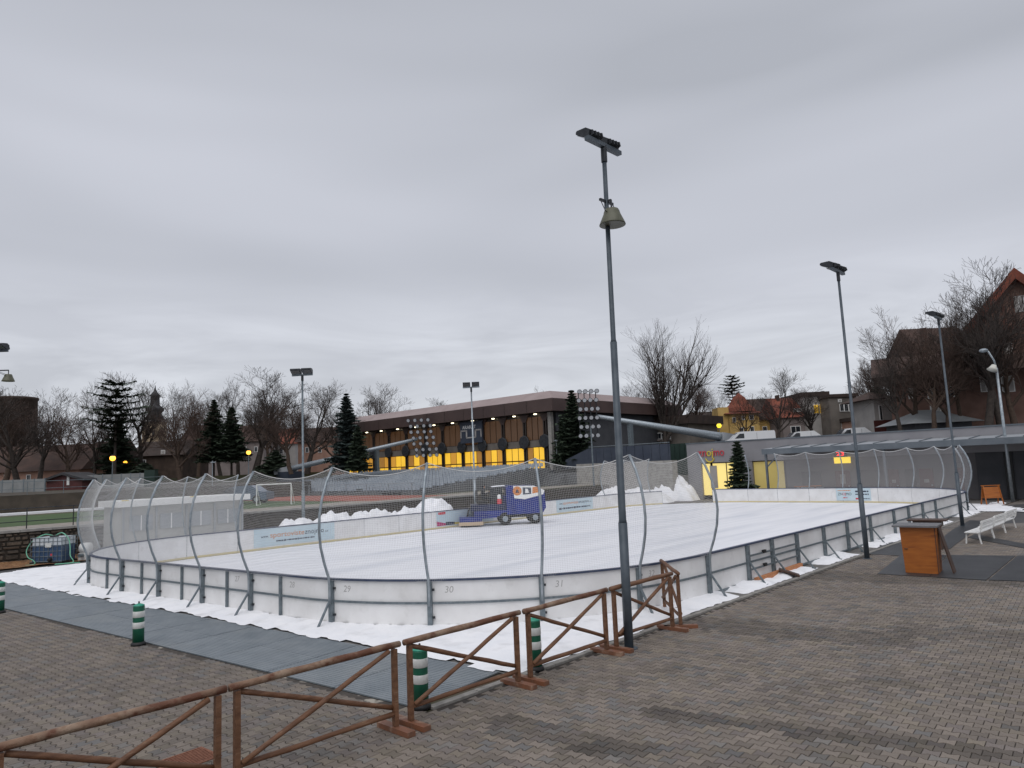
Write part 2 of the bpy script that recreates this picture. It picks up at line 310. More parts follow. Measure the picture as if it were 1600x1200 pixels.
# ------------------------------------------------------------------ ground and terraces
R_ = random.Random(7)
def hash2(x, y): 
    v = math.sin(x*127.1+y*311.7)*43758.5453; return v-math.floor(v)
def vnoise(x, y):
    i, j = math.floor(x), math.floor(y); u, v = x-i, y-j; u = u*u*(3-2*u); v = v*v*(3-2*v)
    return (hash2(i, j)*(1-u)+hash2(i+1, j)*u)*(1-v)+(hash2(i, j+1)*(1-u)+hash2(i+1, j+1)*u)*v
def fbm(x, y): return .55*vnoise(x, y)+.3*vnoise(x*2.1+7, y*2.1)+.15*vnoise(x*4.3, y*4.3+3)
struct('ground', MB().add([(-1500, -400, -.03), (1500, -400, -.03), (1500, 1500, -.03), (-1500, 1500, -.03)], [(0, 1, 2, 3)]), K['soil'])
def nearline(x): return 7.35+.1072*(x+9.5)          # front edge of the rubber mats
def depth(x, y): return -x*math.sin(TH)+y*math.cos(TH)
def clip(poly, f):
    out = []
    for i in range(len(poly)):
        a, b = poly[i], poly[(i+1) % len(poly)]; fa, fb = f(a), f(b)
        if fa >= 0: out.append(a)
        if fa*fb < 0: t = fa/(fa-fb); out.append((a[0]+(b[0]-a[0])*t, a[1]+(b[1]-a[1])*t))
    return out
PAVE = [(-70, -30), (60, -30), (60, 61.5), (-9.12, 61.5), (-9.12, nearline(-9.12)), (-70, nearline(-70))]
K['joint'] = mat('paving_joint_sand', (.036, .030, .026), (.06, .05, .042), 6, .95, coord='Position', c3=(.30, .27, .23), s3=2.2, lo3=.66, hi3=.74)
K['joint_s'] = mat('sandy_paving_joint', (.045, .038, .032), (.075, .062, .052), 6, .95, coord='Position', c3=(.36, .33, .28), s3=2.6, lo3=.56, hi3=.66)
LPV = [(-70, -30), (-9.13, -30), (-9.13, nearline(-9.13)-.004), (-70, nearline(-70)-.004)]
struct('left_paving_bed', MB().add([(x, y, -.0105) for x, y in LPV], [(0, 1, 2, 3)]), K['joint_s'])
bed = struct('paving', MB().add([(x, y, -.014) for x, y in PAVE], [tuple(range(len(PAVE)))]), K['joint'])
FARD = 34.0
fp = clip([(-9.12, 9), (60, -30), (60, 61.5), (-9.12, 61.5)], lambda p: depth(*p)-FARD)
K['pave_far'] = mat('far_paving', (.150, .132, .118), (.20, .178, .160), 5, .85, coord='Position', c3=(.10, .092, .086), s3=.45, lo3=.5, hi3=.7, bump=.3, bscale=14)
pf = MB().add([(x, y, -.003) for x, y in fp], [tuple(range(len(fp)))]).obj('far_paving', K['pave_far'], bed)
# bone shaped pavers
PL, WE, WW = .20, .102, .0615; g = .0056
def bone(inset=0.0, k=1.0):
    a, h1, h2 = PL/2-g-inset, WE-g-inset, WW-g-inset
    e, w = PL/2-PL*.13, PL*.13
    return [(-a, -h1), (-e-.01, -h1), (-w, -h2), (w, -h2), (e+.01, -h1), (a, -h1), (a, h1), (e+.01, h1), (w, h2), (-w, h2), (-e-.01, h1), (-a, h1)]
RA = math.radians(4.5)
ca, sa = math.cos(RA), math.sin(RA)
def seg_d(p, a, b):
    ax, ay = a; bx, by = b; t = ((p[0]-ax)*(bx-ax)+(p[1]-ay)*(by-ay))/((bx-ax)**2+(by-ay)**2); t = min(1, max(0, t))
    return math.hypot(p[0]-ax-(bx-ax)*t, (p[1]-ay-(by-ay)*t))
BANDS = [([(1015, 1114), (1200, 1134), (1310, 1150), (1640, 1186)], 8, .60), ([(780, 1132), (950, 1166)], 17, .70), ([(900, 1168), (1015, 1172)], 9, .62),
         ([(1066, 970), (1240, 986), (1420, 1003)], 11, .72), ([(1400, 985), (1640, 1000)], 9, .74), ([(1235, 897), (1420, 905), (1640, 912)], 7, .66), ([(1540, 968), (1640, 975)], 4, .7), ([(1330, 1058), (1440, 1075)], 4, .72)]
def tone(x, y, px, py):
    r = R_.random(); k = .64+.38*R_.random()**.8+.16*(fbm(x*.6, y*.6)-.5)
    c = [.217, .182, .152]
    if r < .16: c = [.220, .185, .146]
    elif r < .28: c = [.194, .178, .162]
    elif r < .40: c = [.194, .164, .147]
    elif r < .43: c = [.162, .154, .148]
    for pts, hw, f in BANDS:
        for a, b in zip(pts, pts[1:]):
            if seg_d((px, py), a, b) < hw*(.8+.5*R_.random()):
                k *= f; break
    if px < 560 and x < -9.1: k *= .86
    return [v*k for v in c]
near = []; V = []; F = []; C = []
b0, b1 = bone(), bone(.006)
pitch = WE+WW
TX0 = min(-60, 0)
for j in range(-40, 400):
    for i in range(-420, 200):
        lx = (i+.5*(j % 2))*PL; ly = j*pitch-6
        x = -9+lx*ca-ly*sa; y = lx*sa+ly*ca
        d = depth(x, y)
        if d < 7.6 or d > FARD+.05: continue
        if not ((x > -9.0 and y < 61) or y < nearline(x)-.12): continue
        px, py, z = proj((x, y, 0))
        if px < -60 or px > 1660 or py > 1260: continue
        near.append((d, x, y, px, py))
near.sort()
mp_ = MB()
n12 = 12
pav_v = [(x, y, -.02) for x, y in b0]+[(x, y, -.004) for x, y in b0]+[(x, y, 0) for x, y in b1]
pav_f = [tuple(range(24, 36))]+[(i, (i+1) % 12, 12+(i+1) % 12, 12+i) for i in range(12)]+[(12+i, 12+(i+1) % 12, 24+(i+1) % 12, 24+i) for i in range(12)]
K['paver_o'] = mat('concrete_paver', (.19, .17, .15)); K['paver_a'] = mat('concrete_pavers', (.19, .17, .15))
for nm, k in (('paver_o', 0), ('paver_a', 1)):
    t = K[nm].node_tree; n = t.nodes; l = t.links; b = n['Principled BSDF']; b.inputs['Roughness'].default_value = .8
    if k == 0: s_ = n.new('ShaderNodeObjectInfo').outputs['Color']
    else:
        a_ = n.new('ShaderNodeAttribute'); a_.attribute_name = 'tone'; s_ = a_.outputs['Color']
    ge = n.new('ShaderNodeNewGeometry'); nz = n.new('ShaderNodeTexNoise'); nz.inputs['Scale'].default_value = 45; nz.inputs['Detail'].default_value = 5; l.new(ge.outputs['Position'], nz.inputs['Vector'])
    mr_ = n.new('ShaderNodeMapRange'); mr_.inputs['To Min'].default_value = .72; mr_.inputs['To Max'].default_value = 1.28; l.new(nz.outputs['Fac'], mr_.inputs[0])
    nz2 = n.new('ShaderNodeTexNoise'); nz2.inputs['Scale'].default_value = .9; nz2.inputs['Detail'].default_value = 4; l.new(ge.outputs['Position'], nz2.inputs['Vector'])
    mr2 = n.new('ShaderNodeMapRange'); mr2.inputs['From Min'].default_value = .3; mr2.inputs['From Max'].default_value = .7; mr2.inputs['To Min'].default_value = .90; mr2.inputs['To Max'].default_value = 1.07; l.new(nz2.outputs['Fac'], mr2.inputs[0])
    mu = n.new('ShaderNodeMath'); mu.operation = 'MULTIPLY'; l.new(mr_.outputs[0], mu.inputs[0]); l.new(mr2.outputs[0], mu.inputs[1])
    vm = n.new('ShaderNodeVectorMath'); vm.operation = 'SCALE'; l.new(s_, vm.inputs[0]); l.new(mu.outputs[0], vm.inputs['Scale']); l.new(vm.outputs[0], b.inputs['Base Color'])
    bp = n.new('ShaderNodeBump'); bp.inputs['Strength'].default_value = .25; bp.inputs['Distance'].default_value = .01; l.new(nz.outputs['Fac'], bp.inputs['Height']); l.new(bp.outputs[0], b.inputs['Normal'])
pm = bpy.data.meshes.new('paver'); pm.from_pydata(pav_v, [], pav_f); pm.materials.append(K['paver_o'])
cnt = 0; rest = []
for d, x, y, px, py in near:
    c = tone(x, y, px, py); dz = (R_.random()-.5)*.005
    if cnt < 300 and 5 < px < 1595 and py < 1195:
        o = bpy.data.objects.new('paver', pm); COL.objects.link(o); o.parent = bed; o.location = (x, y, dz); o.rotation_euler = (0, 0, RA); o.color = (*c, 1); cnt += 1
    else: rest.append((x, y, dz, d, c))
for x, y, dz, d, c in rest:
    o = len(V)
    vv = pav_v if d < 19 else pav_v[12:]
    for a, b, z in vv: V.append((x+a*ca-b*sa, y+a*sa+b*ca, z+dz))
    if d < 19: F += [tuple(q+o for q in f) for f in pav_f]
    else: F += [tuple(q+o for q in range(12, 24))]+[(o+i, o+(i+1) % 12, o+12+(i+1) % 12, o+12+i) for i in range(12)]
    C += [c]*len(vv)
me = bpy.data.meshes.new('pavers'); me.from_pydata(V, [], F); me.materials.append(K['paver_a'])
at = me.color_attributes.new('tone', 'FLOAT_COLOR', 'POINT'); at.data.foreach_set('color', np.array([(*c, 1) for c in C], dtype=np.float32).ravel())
o = bpy.data.objects.new('pavers', me); COL.objects.link(o); o.parent = bed; o['kind'] = 'stuff'
# kerb stones along the right side
kb = thing('kerb', 'low concrete kerb along the rink between the snow strip and the paving', 'kerb', (-9.2, 9.3, 0))
yy = nearline(-9.2)+2.2-2.2
yy = 7.5
while yy < 52:
    MB().box2((-9.27, yy+.006, -.02), (-9.13, yy+.994, .02+.008*R_.random())).obj('kerbstone', K['kerb'], kb, world=True); yy += 1.0
# terraces to the left and behind
def terrace(name, x0, x1, y0, y1, z, mt, z0=-.02): return struct(name, MB().box2((x0, y0, z0), (x1, y1, z)), mt)
K['bank'] = mat('dark_bank', (.045, .037, .028), (.075, .06, .045), .9, .95, coord='Position', c3=(.06, .06, .035), s3=.3, bump=.5, bscale=2.5)
WX, WZ = -42.5, 1.6
terrace('field_terrace', -400, WX-.25, -100, 400, WZ, K['grass'])
terrace('football_pitch', -64, WX-5.2, -60, 31, WZ+.02, K['turf'], WZ-.1)
terrace('gravel_path', WX-4.8, WX-.9, -60, 60, WZ+.03, K['pave_gravel'], WZ-.1)
terrace('running_track', -90, WX-2.5, 31.6, 39.2, WZ+.04, K['track'], WZ-.1)
terrace('upper_bank', -400, -69, -100, 40, 3.1, K['bank'])
struct('snow_line', MB().box2((-69+.02, -60, WZ), (-67.2, 30, WZ+.16)), K['snow'])
hill = MB(); gx = [-69.5, -76, -86, -96, -120, -160, -400]; gz = [3.12, 3.14, 3.2, 3.3, 4.0, 5.2, 9]
for i in range(len(gx)-1): hill.add([(gx[i], -100, gz[i]), (gx[i], 41, gz[i]), (gx[i+1], 41, gz[i+1]), (gx[i+1], -100, gz[i+1])], [(0, 3, 2, 1)])
hill.add([(-69.5, 41, 3.12), (-69.5, 41, 1.5), (-400, 41, 1.5), (-400, 41, 9)]+[(gx[i], 41, gz[i]) for i in range(5, 0, -1)], [(0, 1, 2, 3, 4, 5, 6, 7, 8)])
struct('hillside', hill, K['bank'])
def hz(x): return float(np.interp(-x, [-v for v in gx], gz))
terrace('hall_terrace', -400, -47.5, 59.5, 400, 3.2, K['asphalt'])
terrace('street_terrace', -47, 400, 68.5, 400, 4.7, K['asphalt'])
terrace('back_slope', -400, -94, 41.5, 59, 4.2, K['grass'])
bs = MB(); bs.add([(-40, 92, 4.6), (200, 92, 4.6), (200, 300, 16), (-40, 300, 11)], [(0, 1, 2, 3)]); struct('hill_behind_street', bs, K['soil'])
dh = MB(); prev = None
for i in range(40):
    a_ = math.radians(-20+150*i/39); r0, r1 = 330, 420; h0 = 9+4*vnoise(i*.7, 3)
    P0 = (-r0*math.sin(a_), r0*math.cos(a_), 3); P1 = (-r1*math.sin(a_), r1*math.cos(a_), h0); dh.v += [P0, P1]
    if i: dh.f.append((2*i-2, 2*i, 2*i+1, 2*i-1))
struct('distant_hill', dh, K['bank'])

# ------------------------------------------------------------------ rink outline
SL = .1155; AL = math.atan(SL); RR = 8.0
def arc(c, r, a0, a1, n=26): return [(c[0]+r*math.cos(math.radians(a0+(a1-a0)*i/n)), c[1]+r*math.sin(math.radians(a0+(a1-a0)*i/n))) for i in range(n+1)]
def nl(x): return 7.73+SL*(x+35)
RL = 6.1; cy1 = nl(-35+RL)+RL/math.cos(AL); cy2 = nl(-18.05)+RR/math.cos(AL); an = 270+math.degrees(AL)
raw = arc((-27, 48), RR, 141, 180, 12)+arc((-35+RL, cy1), RL, 180, an)+arc((-18.05, cy2), RR, an, 360)+arc((-18.05, 48), RR, 0, 90)+arc((-27, 48), RR, 90, 111, 8)
PTS = [raw[0]]
for p in raw[1:]:
    a = PTS[-1]; dd = math.hypot(p[0]-a[0], p[1]-a[1])
    if dd < 1e-6: continue
    m = max(1, int(dd/.5))
    for k in range(1, m+1): PTS.append((a[0]+(p[0]-a[0])*k/m, a[1]+(p[1]-a[1])*k/m))
CS = [0.0]
for a, b in zip(PTS, PTS[1:]): CS.append(CS[-1]+math.hypot(b[0]-a[0], b[1]-a[1]))
LEN = CS[-1]
import bisect
def at_s(s):
    s = min(max(s, 0), LEN-1e-6); i = min(bisect.bisect_right(CS, s)-1, len(PTS)-2); t = (s-CS[i])/(CS[i+1]-CS[i]); a, b = PTS[i], PTS[i+1]
    tx, ty = b[0]-a[0], b[1]-a[1]; q = math.hypot(tx, ty); return (a[0]+tx*t, a[1]+ty*t), (tx/q, ty/q), (ty/q, -tx/q)
def off(s, o, z):
    p, t, n_ = at_s(s); return (p[0]+n_[0]*o, p[1]+n_[1]*o, z)
# arc length of the silhouette end at the left, then a search by picture column
def s_of_px(px, s0, s1):
    best = None
    k = s0
    while k < s1:
        e = abs(proj(off(k, 0.05, .6))[0]-px)
        if best is None or e < best[0]: best = (e, k)
        k += .05
    return best[1]
sides = [i for i, p in enumerate(PTS)]
sA = CS[min(range(len(PTS)), key=lambda i: (PTS[i][0]+34)**2+(PTS[i][1]-10)**2)]
sB = CS[min(range(len(PTS)), key=lambda i: (PTS[i][0]+10.05)**2+(PTS[i][1]-50)**2)]
# leftmost picture column on the near end
ks = [sA+.05*i for i in range(200)]; sL = min(ks, key=lambda k: proj(off(k, .05, .6))[0])
mainpx = [191.5, 249, 316.5, 392, 518, 673.5, 846, 999, 1107]; halfpx = [167.5, 221, 284, 355.5, 438]
rightpx = [1169, 1207, 1245, 1287, 1324, 1360, 1397, 1420, 1442, 1462, 1481, 1498, 1512, 1524]
s_main = [sL+.15]+[s_of_px(p, sL+.4, sB) for p in mainpx]
s_half = [s_of_px(p, sL+.4, sB) for p in halfpx]
s_right = [s_of_px(p, s_main[-1]+.3, sB+4) for p in rightpx]
s_left = []; k = s_main[0]-2.5
while k > .8: s_left.append(k); k -= 2.5
s_far = []; k = s_right[-1]+2.5
while k < LEN-.8: s_far.append(k); k += 2.5
JO = sorted([0.02]+s_left+s_main+s_half[-1:]+s_right+s_far+[LEN-.02])
BH = 1.15
rink = thing('rink_barrier', 'white dasher boards on a grey steel frame enclosing the ice rink', 'rink boards', (-22.5, 9.2, 0))
def strip(s0, s1, o0, o1, z0, z1, step=.45):
    m = max(1, int((s1-s0)/step)); b = MB(); P = []
    for i in range(m+1):
        s = s0+(s1-s0)*i/m
        P += [off(s, o0, z0), off(s, o1, z0), off(s, o1, z1), off(s, o0, z1)]
    Fq = [(0, 1, 2, 3), (4*m+3, 4*m+2, 4*m+1, 4*m)]
    for i in range(m):
        for a in range(4):
            c = (a+1) % 4; Fq.append((4*i+a, 4*i+4+a, 4*i+4+c, 4*i+c))
    b.add(P, Fq); return b
for a, b in zip(JO, JO[1:]):
    pn = strip(a+.012, b-.012, 0, .018, .05, BH-.035).obj('panel', K['board'], rink, world=True)
    strip(a+.004, b-.004, -.010, -.002, .05, .15).obj('kick_plate', K['yellow_kick'], pn, world=True)
    strip(a, b, -.03, .075, BH-.033, BH+.012).obj('top_rail', K['blue_rail'], rink, world=True)
    strip(a+.03, b-.03, .020, .062, .585, .635).obj('middle_rail', K['steel'], rink, world=True)
    strip(a+.03, b-.03, .020, .062, .03, .085).obj('bottom_rail', K['steel'], rink, world=True)
allposts = sorted(s_left+s_main+s_half+s_right+s_far+[.06, LEN-.06])
for s in allposts:
    p, t, n_ = at_s(s); rz = math.atan2(t[1], t[0]); big = s not in s_half
    w = .11 if big else .07; dp = .10 if big else .065
    po = MB().box(off(s, .022+dp/2, BH/2-.02), (w, dp, BH-.02), rz).obj('post', K['steel'], rink, world=True)
    if big:
        MB().box(off(s+.085, .05, .28), (.05, .05, .05), rz).box(off(s+.085, .05, .92), (.05, .05, .05), rz).obj('bolt_lug', K['dark_metal'], po, world=True)
        if s_main[0]-.1 <= s and s not in s_main[6:8] and s not in (s_half): 
            MB().beam(off(s-.01, .12, .62), off(s-.01, .55, .03), .045, .045).box(off(s-.01, .56, .02), (.10, .12, .03), rz).obj('brace', K['steel'], po, world=True)
MB().beam(off(s_main[0]-.7, .1, .6), off(s_main[0]-.9, .55, .03), .045, .045).obj('brace', K['steel'], rink, world=True)
# loose timbers, bolts and rails on the gate section
sg0, sg1 = s_right[0], s_right[2]
for z, nm in ((.80, 'gate_bar'), (.40, 'gate_bar')):
    strip(sg0+.08, sg1-.08, .075, .11, z-.025, z+.025).obj(nm, K['steel'], rink, world=True)
for z in (.84, .44): MB().box(off(sg0+1.0, .12, z), (.18, .07, .09), math.radians(90)).obj('latch', K['black'], rink, world=True)
tb = MB(); tb.beam(off(sg0+.1, .22, .10), off(sg1-.2, .22, .12), .12, .13); tag(tb.obj('timber', mat('orange_timber', (.42, .16, .06), (.50, .22, .10), 6, .7)), 'orange timber beam lying in the snow at the foot of the rink gate', 'timber')
tb = MB(); q0 = off(sg0+1.55, .30, .24); q1 = off(sg0+1.8, .82, .05); tb.beam(q0, q1, .34, .05); tag(tb.obj('plank', K['dark_brown']), 'dark short plank leaning on the orange timber by the rink gate', 'plank')
# hand written panel numbers
for txt, s in (('27', s_half[3]), ('28', s_half[4]), ('29', s_main[5]), ('30', s_main[6]), ('31', s_main[7]), ('32', s_main[8])):
    p, t, n_ = at_s(s+.34); text('panel_number', txt, .22, K['pencil'], frame((p[0]+n_[0]*.0185, p[1]+n_[1]*.0185, .84), (t[0], t[1], 0), (0, 0, 1)), rink, .001, shear=.15)
# ice
K['apron'] = mat('rink_apron_asphalt', (.13, .125, .12), (.18, .17, .16), 2.5, .85, coord='Position', bump=.2)
struct('rink_apron', MB().add([(-38.2, nearline(-38.2)+2.2, -.006), (-9.26, nearline(-9.26)+2.2, -.006), (-9.26, 60.4, -.006), (-38.2, 60.4, -.006)], [(0, 1, 2, 3)]), K['apron'])
struct('ice', MB().add([(*off(CS[i], -.03, 0)[:2], .045) for i in range(len(PTS))], [tuple(range(len(PTS)))]), K['ice'])
# ------------------------------------------------------------------ snow round the boards
import functools
PA = np.array(PTS)
def rdist(x, y):                      # signed distance outwards from the boards
    d2 = (PA[:, 0]-x)**2+(PA[:, 1]-y)**2; i = int(d2.argmin()); p, t, n_ = at_s(CS[i]); return (x-p[0])*n_[0]+(y-p[1])*n_[1]
def snow_patch(name, x0, x1, y0, y1, cell, keep, zf, parent=None):
    nx, ny = int((x1-x0)/cell), int((y1-y0)/cell); idx = {}; b = MB()
    def vid(i, j):
        if (i, j) not in idx:
            x, y = x0+i*cell, y0+j*cell; idx[(i, j)] = len(b.v); b.v.append((x+cell*.5*(hash2(i*1.3, j*1.7)-.5), y+cell*.5*(hash2(i*2.3, j*.7)-.5), zf(x, y)))
        return idx[(i, j)]
    for i in range(nx):
        for j in range(ny):
            x, y = x0+(i+.5)*cell, y0+(j+.5)*cell
            if keep(x, y): b.f.append((vid(i, j), vid(i+1, j), vid(i+1, j+1), vid(i, j+1)))
    return b
def near_keep(x, y):
    if x > -9.33: return False
    m = (y-nearline(x)-2.28)
    if m < -.20+.36*fbm(x*1.3, y*1.3): return False
    if x < -38.6+.7*(fbm(y*.9, 3)-.5): return False
    r = rdist(x, y); return -.02 < r < 5.5
def near_z(x, y):
    r = rdist(x, y); m = min(1, max(0, (y-nearline(x)-2.2)*1.5)); mk = min(1, max(.0, (-9.3-x)*3))
    return .026+.05*m*mk*(.5+fbm(x*1.1, y*1.1))+.035*m*max(0, 1-abs(r-.1)*2.2)
sb = snow_patch('snow', -40, -9.2, 3.5, 18.5, .16, near_keep, near_z)
o = sb.obj('snow_apron', K['snow'], None, True, kind='structure')
def side_keep(x, y):
    r = rdist(x, y); return -.02 < r and x < -9.40+.16*(fbm(y*2.2, 5)-.5) and fbm(y*.55+2, 9)*.9 > .30
def side_z(x, y): 
    mk = min(1, max(0, (-9.40+.16*(fbm(y*2.2, 5)-.5)-x)*6)); tp = min(1, max(0, (fbm(y*.55+2, 9)*.9-.30)*9)); return -.008+mk*tp*(.03+.17*fbm(x*2.5, y*1.9)**1.5)
o = snow_patch('snow', -10.1, -9.2, 18.4, 57, .12, side_keep, side_z).obj('snow_strip', K['snow'], None, True, kind='structure')
def far_keep(x, y):
    r = rdist(x, y); return .05 < r < 2.6+1.5*(fbm(x, y)-.5) and y > 49 and x > -13
o = snow_patch('snow', -13, -5, 49, 60, .3, far_keep, lambda x, y: .02+.06*fbm(x, y)).obj('snow_corner', K['snow'], None, True, kind='structure')
# snow heaps behind the left boards
def heap(label, c, rx, ry, h, seed, rz=0.0, cat='snow heap', group=None, nf=1.0):
    b = MB(); n, m = 30, 9; pw = 2.4; n, m = 40, 14; P = [(0, 0, h*(.62+.5*fbm(seed, 0)+.22*(vnoise(seed, 0)-.3)))]
    for i in range(1, m+1):
        t = i/m
        for k in range(n):
            q = 2*math.pi*k/n; jag = 1+.5*(fbm(seed+math.cos(q)*2, math.sin(q)*2+seed)-.5)
            r = t*jag; hh = h*(1-t**pw)*(.62+.5*fbm(seed+1.6*nf*t*math.cos(q)*rx, 1.6*nf*t*math.sin(q)*ry)+.22*nf*(vnoise(seed+5*t*math.cos(q)*rx, 5*t*math.sin(q)*ry)-.3))
            if i == m: hh = -.05
            P.append((rx*r*math.cos(q), ry*r*math.sin(q), hh))
    Fq = [(0, 1+k, 1+(k+1) % n) for k in range(n)]
    for i in range(m-1):
        for k in range(n): Fq.append((1+i*n+k, 1+(i+1)*n+k, 1+(i+1)*n+(k+1) % n, 1+i*n+(k+1) % n))
    b.add(P, Fq); o = b.obj('snow_heap', K['snow'], None, True); o.location = c; o.rotation_euler = (0, 0, rz); return tag(o, label, cat, group)
hp = [(462, 806, 1.25, 1.0, 1), (515, 799, 1.9, 1.3, 2), (545, 795, 1.9, 1.35, 3), (590, 789, 1.5, 1.75, 4), (622, 795, 1.6, 1.3, 8), (652, 785, 1.7, 1.75, 5), (678, 776, 1.5, 2.1, 6)]
for px, py, rr, hh, sd in hp:
    p = PX(px, py, -36.9); h_ = max(.9, p.z)
    heap('lumpy white snow heap piled against the outside of the left rink boards', (-36.9, p.y, 0), 1.45, rr*1.45, h_*.90, sd*7.3, group='snow heaps behind the left boards')
for px, dd, rr, hh, sd in ((962, 64.0, 2.6, 1.45, 21), (1004, 66.0, 2.8, 1.35, 22)):
    p = PD(px, 780, dd); heap('snow heap behind the boards below the dark blue barrier', (p.x, p.y, 0), rr, rr*.8, hh, sd*3.1, group='snow heaps at the far corner')
p = PD(1046, 786, 65.5); heap('tall peaked snow heap in the opening at the corner of the rink', (p.x-.9, p.y+2.2, 0), 2.7, 1.7, 2.1, 77.0, nf=1.9)

# ------------------------------------------------------------------ net poles and nets
NT = 3.92
PROF = [(.12, .55), (.13, 1.0), (.16, 1.2), (.30, 1.55), (.42, 1.95), (.47, 2.35), (.45, 2.75), (.36, 3.15), (.20, 3.55), (-.02, NT)]
def prof(z):
    for (o0, z0), (o1, z1) in zip(PROF, PROF[1:]):
        if z <= z1: t = (z-z0)/(z1-z0); return o0+(o1-o0)*t
    return PROF[-1][0]
s_np = [s for s in s_left if at_s(s)[0][1] < 16.8 and at_s(s)[0][0] < -20][::-1]
near_np = s_np+s_main
s_far_np = [s_right[-1]-.2]+s_far
lf_np = [1.0, 3.5, 6.0]
for s in near_np+s_far_np+lf_np:
    fr = s not in near_np
    MB().tube([off(s, o, z) for o, z in PROF], .035 if not fr else .045, 8).obj('net_pole', K['steel_l'], rink, True, world=True)
def net_grid(s0, s1, sag=.26):
    def P(u, v):                      # u along the bay, v up
        zt = NT-sag*4*u*(1-u)*(1 if True else 0); z = 1.12+(zt-1.12)*v; zz = 1.12+(NT-1.12)*v
        inward = .10*4*u*(1-u)*math.sin(math.pi*v)
        a, b = off(s0, prof(zz)-.03, z), off(s1, prof(zz)-.03, z)
        p = off(s0+(s1-s0)*u, 0, z); ch = (a[0]+(b[0]-a[0])*u, a[1]+(b[1]-a[1])*u, z)
        n_ = at_s(s0+(s1-s0)*u)[2]; return (ch[0]-n_[0]*inward, ch[1]-n_[1]*inward, z)
    return P
def net_bay(s0, s1, parent, cell=.046, r=.0021):
    P = net_grid(s0, s1); a, b = P(0, .5), P(1, .5); wd_ = math.hypot(b[0]-a[0], b[1]-a[1]); nu = max(4, round(wd_/cell)); nv = round(2.78/cell); bb = MB()
    for i in range(nu+1):
        bb.tube([P(i/nu, k/11) for k in range(12)], r, 3, False)
    for j in range(nv+1):
        bb.tube([P(k/8, j/nv) for k in range(9)], r, 3, False)
    bb.tube([P(k/10, 1) for k in range(11)], .012, 5, False)
    bb.obj('net_bay', K['net'], parent, world=True)
net1 = thing('safety_net', 'white safety net in sagging bays on curved poles at the near rink end', 'net', (-22, 9, 0))
for a, b in zip(near_np, near_np[1:]): net_bay(a, b, net1)
# far nets are too distant to tell the cords apart: a thin woven sheet
fm = bpy.data.materials.new('far_net_weave'); fm.use_nodes = True; t = fm.node_tree; b = t.nodes['Principled BSDF']; b.inputs['Base Color'].default_value = (.66, .64, .63, 1); b.inputs['Roughness'].default_value = .9
tr = t.nodes.new('ShaderNodeBsdfTransparent'); mxs = t.nodes.new('ShaderNodeMixShader'); mxs.inputs[0].default_value = .25
t.links.new(tr.outputs[0], mxs.inputs[1]); t.links.new(b.outputs[0], mxs.inputs[2]); t.links.new(mxs.outputs[0], t.nodes['Material Output'].inputs['Surface'])
def far_bay(s0, s1, parent):
    P = net_grid(s0, s1, .24); bb = MB(); nu, nv = 8, 12
    bb.add([P(i/nu, j/nv) for i in range(nu+1) for j in range(nv+1)], [(i*(nv+1)+j, (i+1)*(nv+1)+j, (i+1)*(nv+1)+j+1, i*(nv+1)+j+1) for i in range(nu) for j in range(nv)])
    bb.obj('net_bay', fm, parent, True, world=True)
    MB().tube([P(k/8, 1) for k in range(9)], .02, 5, False).obj('top_rope', K['net'], parent, world=True)
net2 = thing('safety_net', 'greyish safety net in front of the red doors at the far end of the rink', 'net', (-18, 56, 0))
for a, b in zip(s_far_np, s_far_np[1:]):
    if proj(off((a+b)/2, 0, 2))[0] > 1222: far_bay(a, b, net2)
net3 = thing('safety_net', 'short pale safety net above the boards next to the corner opening', 'net', (-35, 50, 0))
for a, b in zip(lf_np, lf_np[1:]): far_bay(a, b, net3)

# ------------------------------------------------------------------ advertising sheets on the boards
def sheet(name, label, quad_px, X, off_=.0):
    (x0, y0), (x1, y1) = quad_px; a = PX(x0, y0, X); b = PX(x1, y1, X); return a, b
def small_print(parent, org, ux, length, h, col, seed, th=.004):
    q = random.Random(seed); t_ = 0.0; b = MB(); o = Vector(org); x = Vector(ux); n_ = x.cross(Vector((0, 0, 1)))
    while t_ < length:
        w = min(length-t_, h*(.5+1.6*q.random())); b.beam(o+x*t_, o+x*(t_+w), th, h*(.6+.4*q.random())); t_ += w+h*.35
    b.obj('small_print', K[col], parent, world=False)
def ad_left(label, px0, px1, rows):
    Xp = -34.996+.03; a = PX(px0, 830, Xp); b = PX(px1, 830, Xp); y0, y1 = a.y, b.y
    r = MB().box2((Xp-.028, y0, .2), (Xp-.018, y1, 1.10)).obj('advert_sheet', K['ad_blue']); tag(r, label, 'advert')
    for txt, col, u0, u1, v, h in rows:
        text('lettering', txt, h, K[col], frame((Xp-.014, y0+(y1-y0)*u0, .2+.9*v), (0, 1, 0), (0, 0, 1)), r, .002, width=(u1-u0)*(y1-y0))
    return r, y0, y1, Xp
r, y0, y1, Xp = ad_left('pale blue advert with orange and black web address on the left rink boards', 397, 523, [('www.', 'ad_dk', .08, .17, .50, .2), ('sportoviste', 'ad_or', .185, .60, .48, .36), ('znojmo', 'ad_dk', .61, .855, .48, .36), ('.cz', 'ad_dk', .865, .91, .48, .16)])
small_print(r, (Xp-.014, y0+(y1-y0)*.26, .43), (0, 1, 0), (y1-y0)*.48, .09, 'ad_dk', 1)
r, y0, y1, Xp = ad_left('small pale blue web address advert beyond the ice resurfacer', 872, 929, [('www.', 'ad_dk', .07, .16, .62, .2), ('sportoviste', 'ad_or', .17, .58, .60, .3), ('znojmo', 'ad_dk', .59, .88, .60, .3), ('.cz', 'ad_dk', .89, .95, .60, .16)])
small_print(r, (Xp-.014, y0+(y1-y0)*.06, .45), (0, 1, 0), (y1-y0)*.86, .14, 'ad_dk', 2)
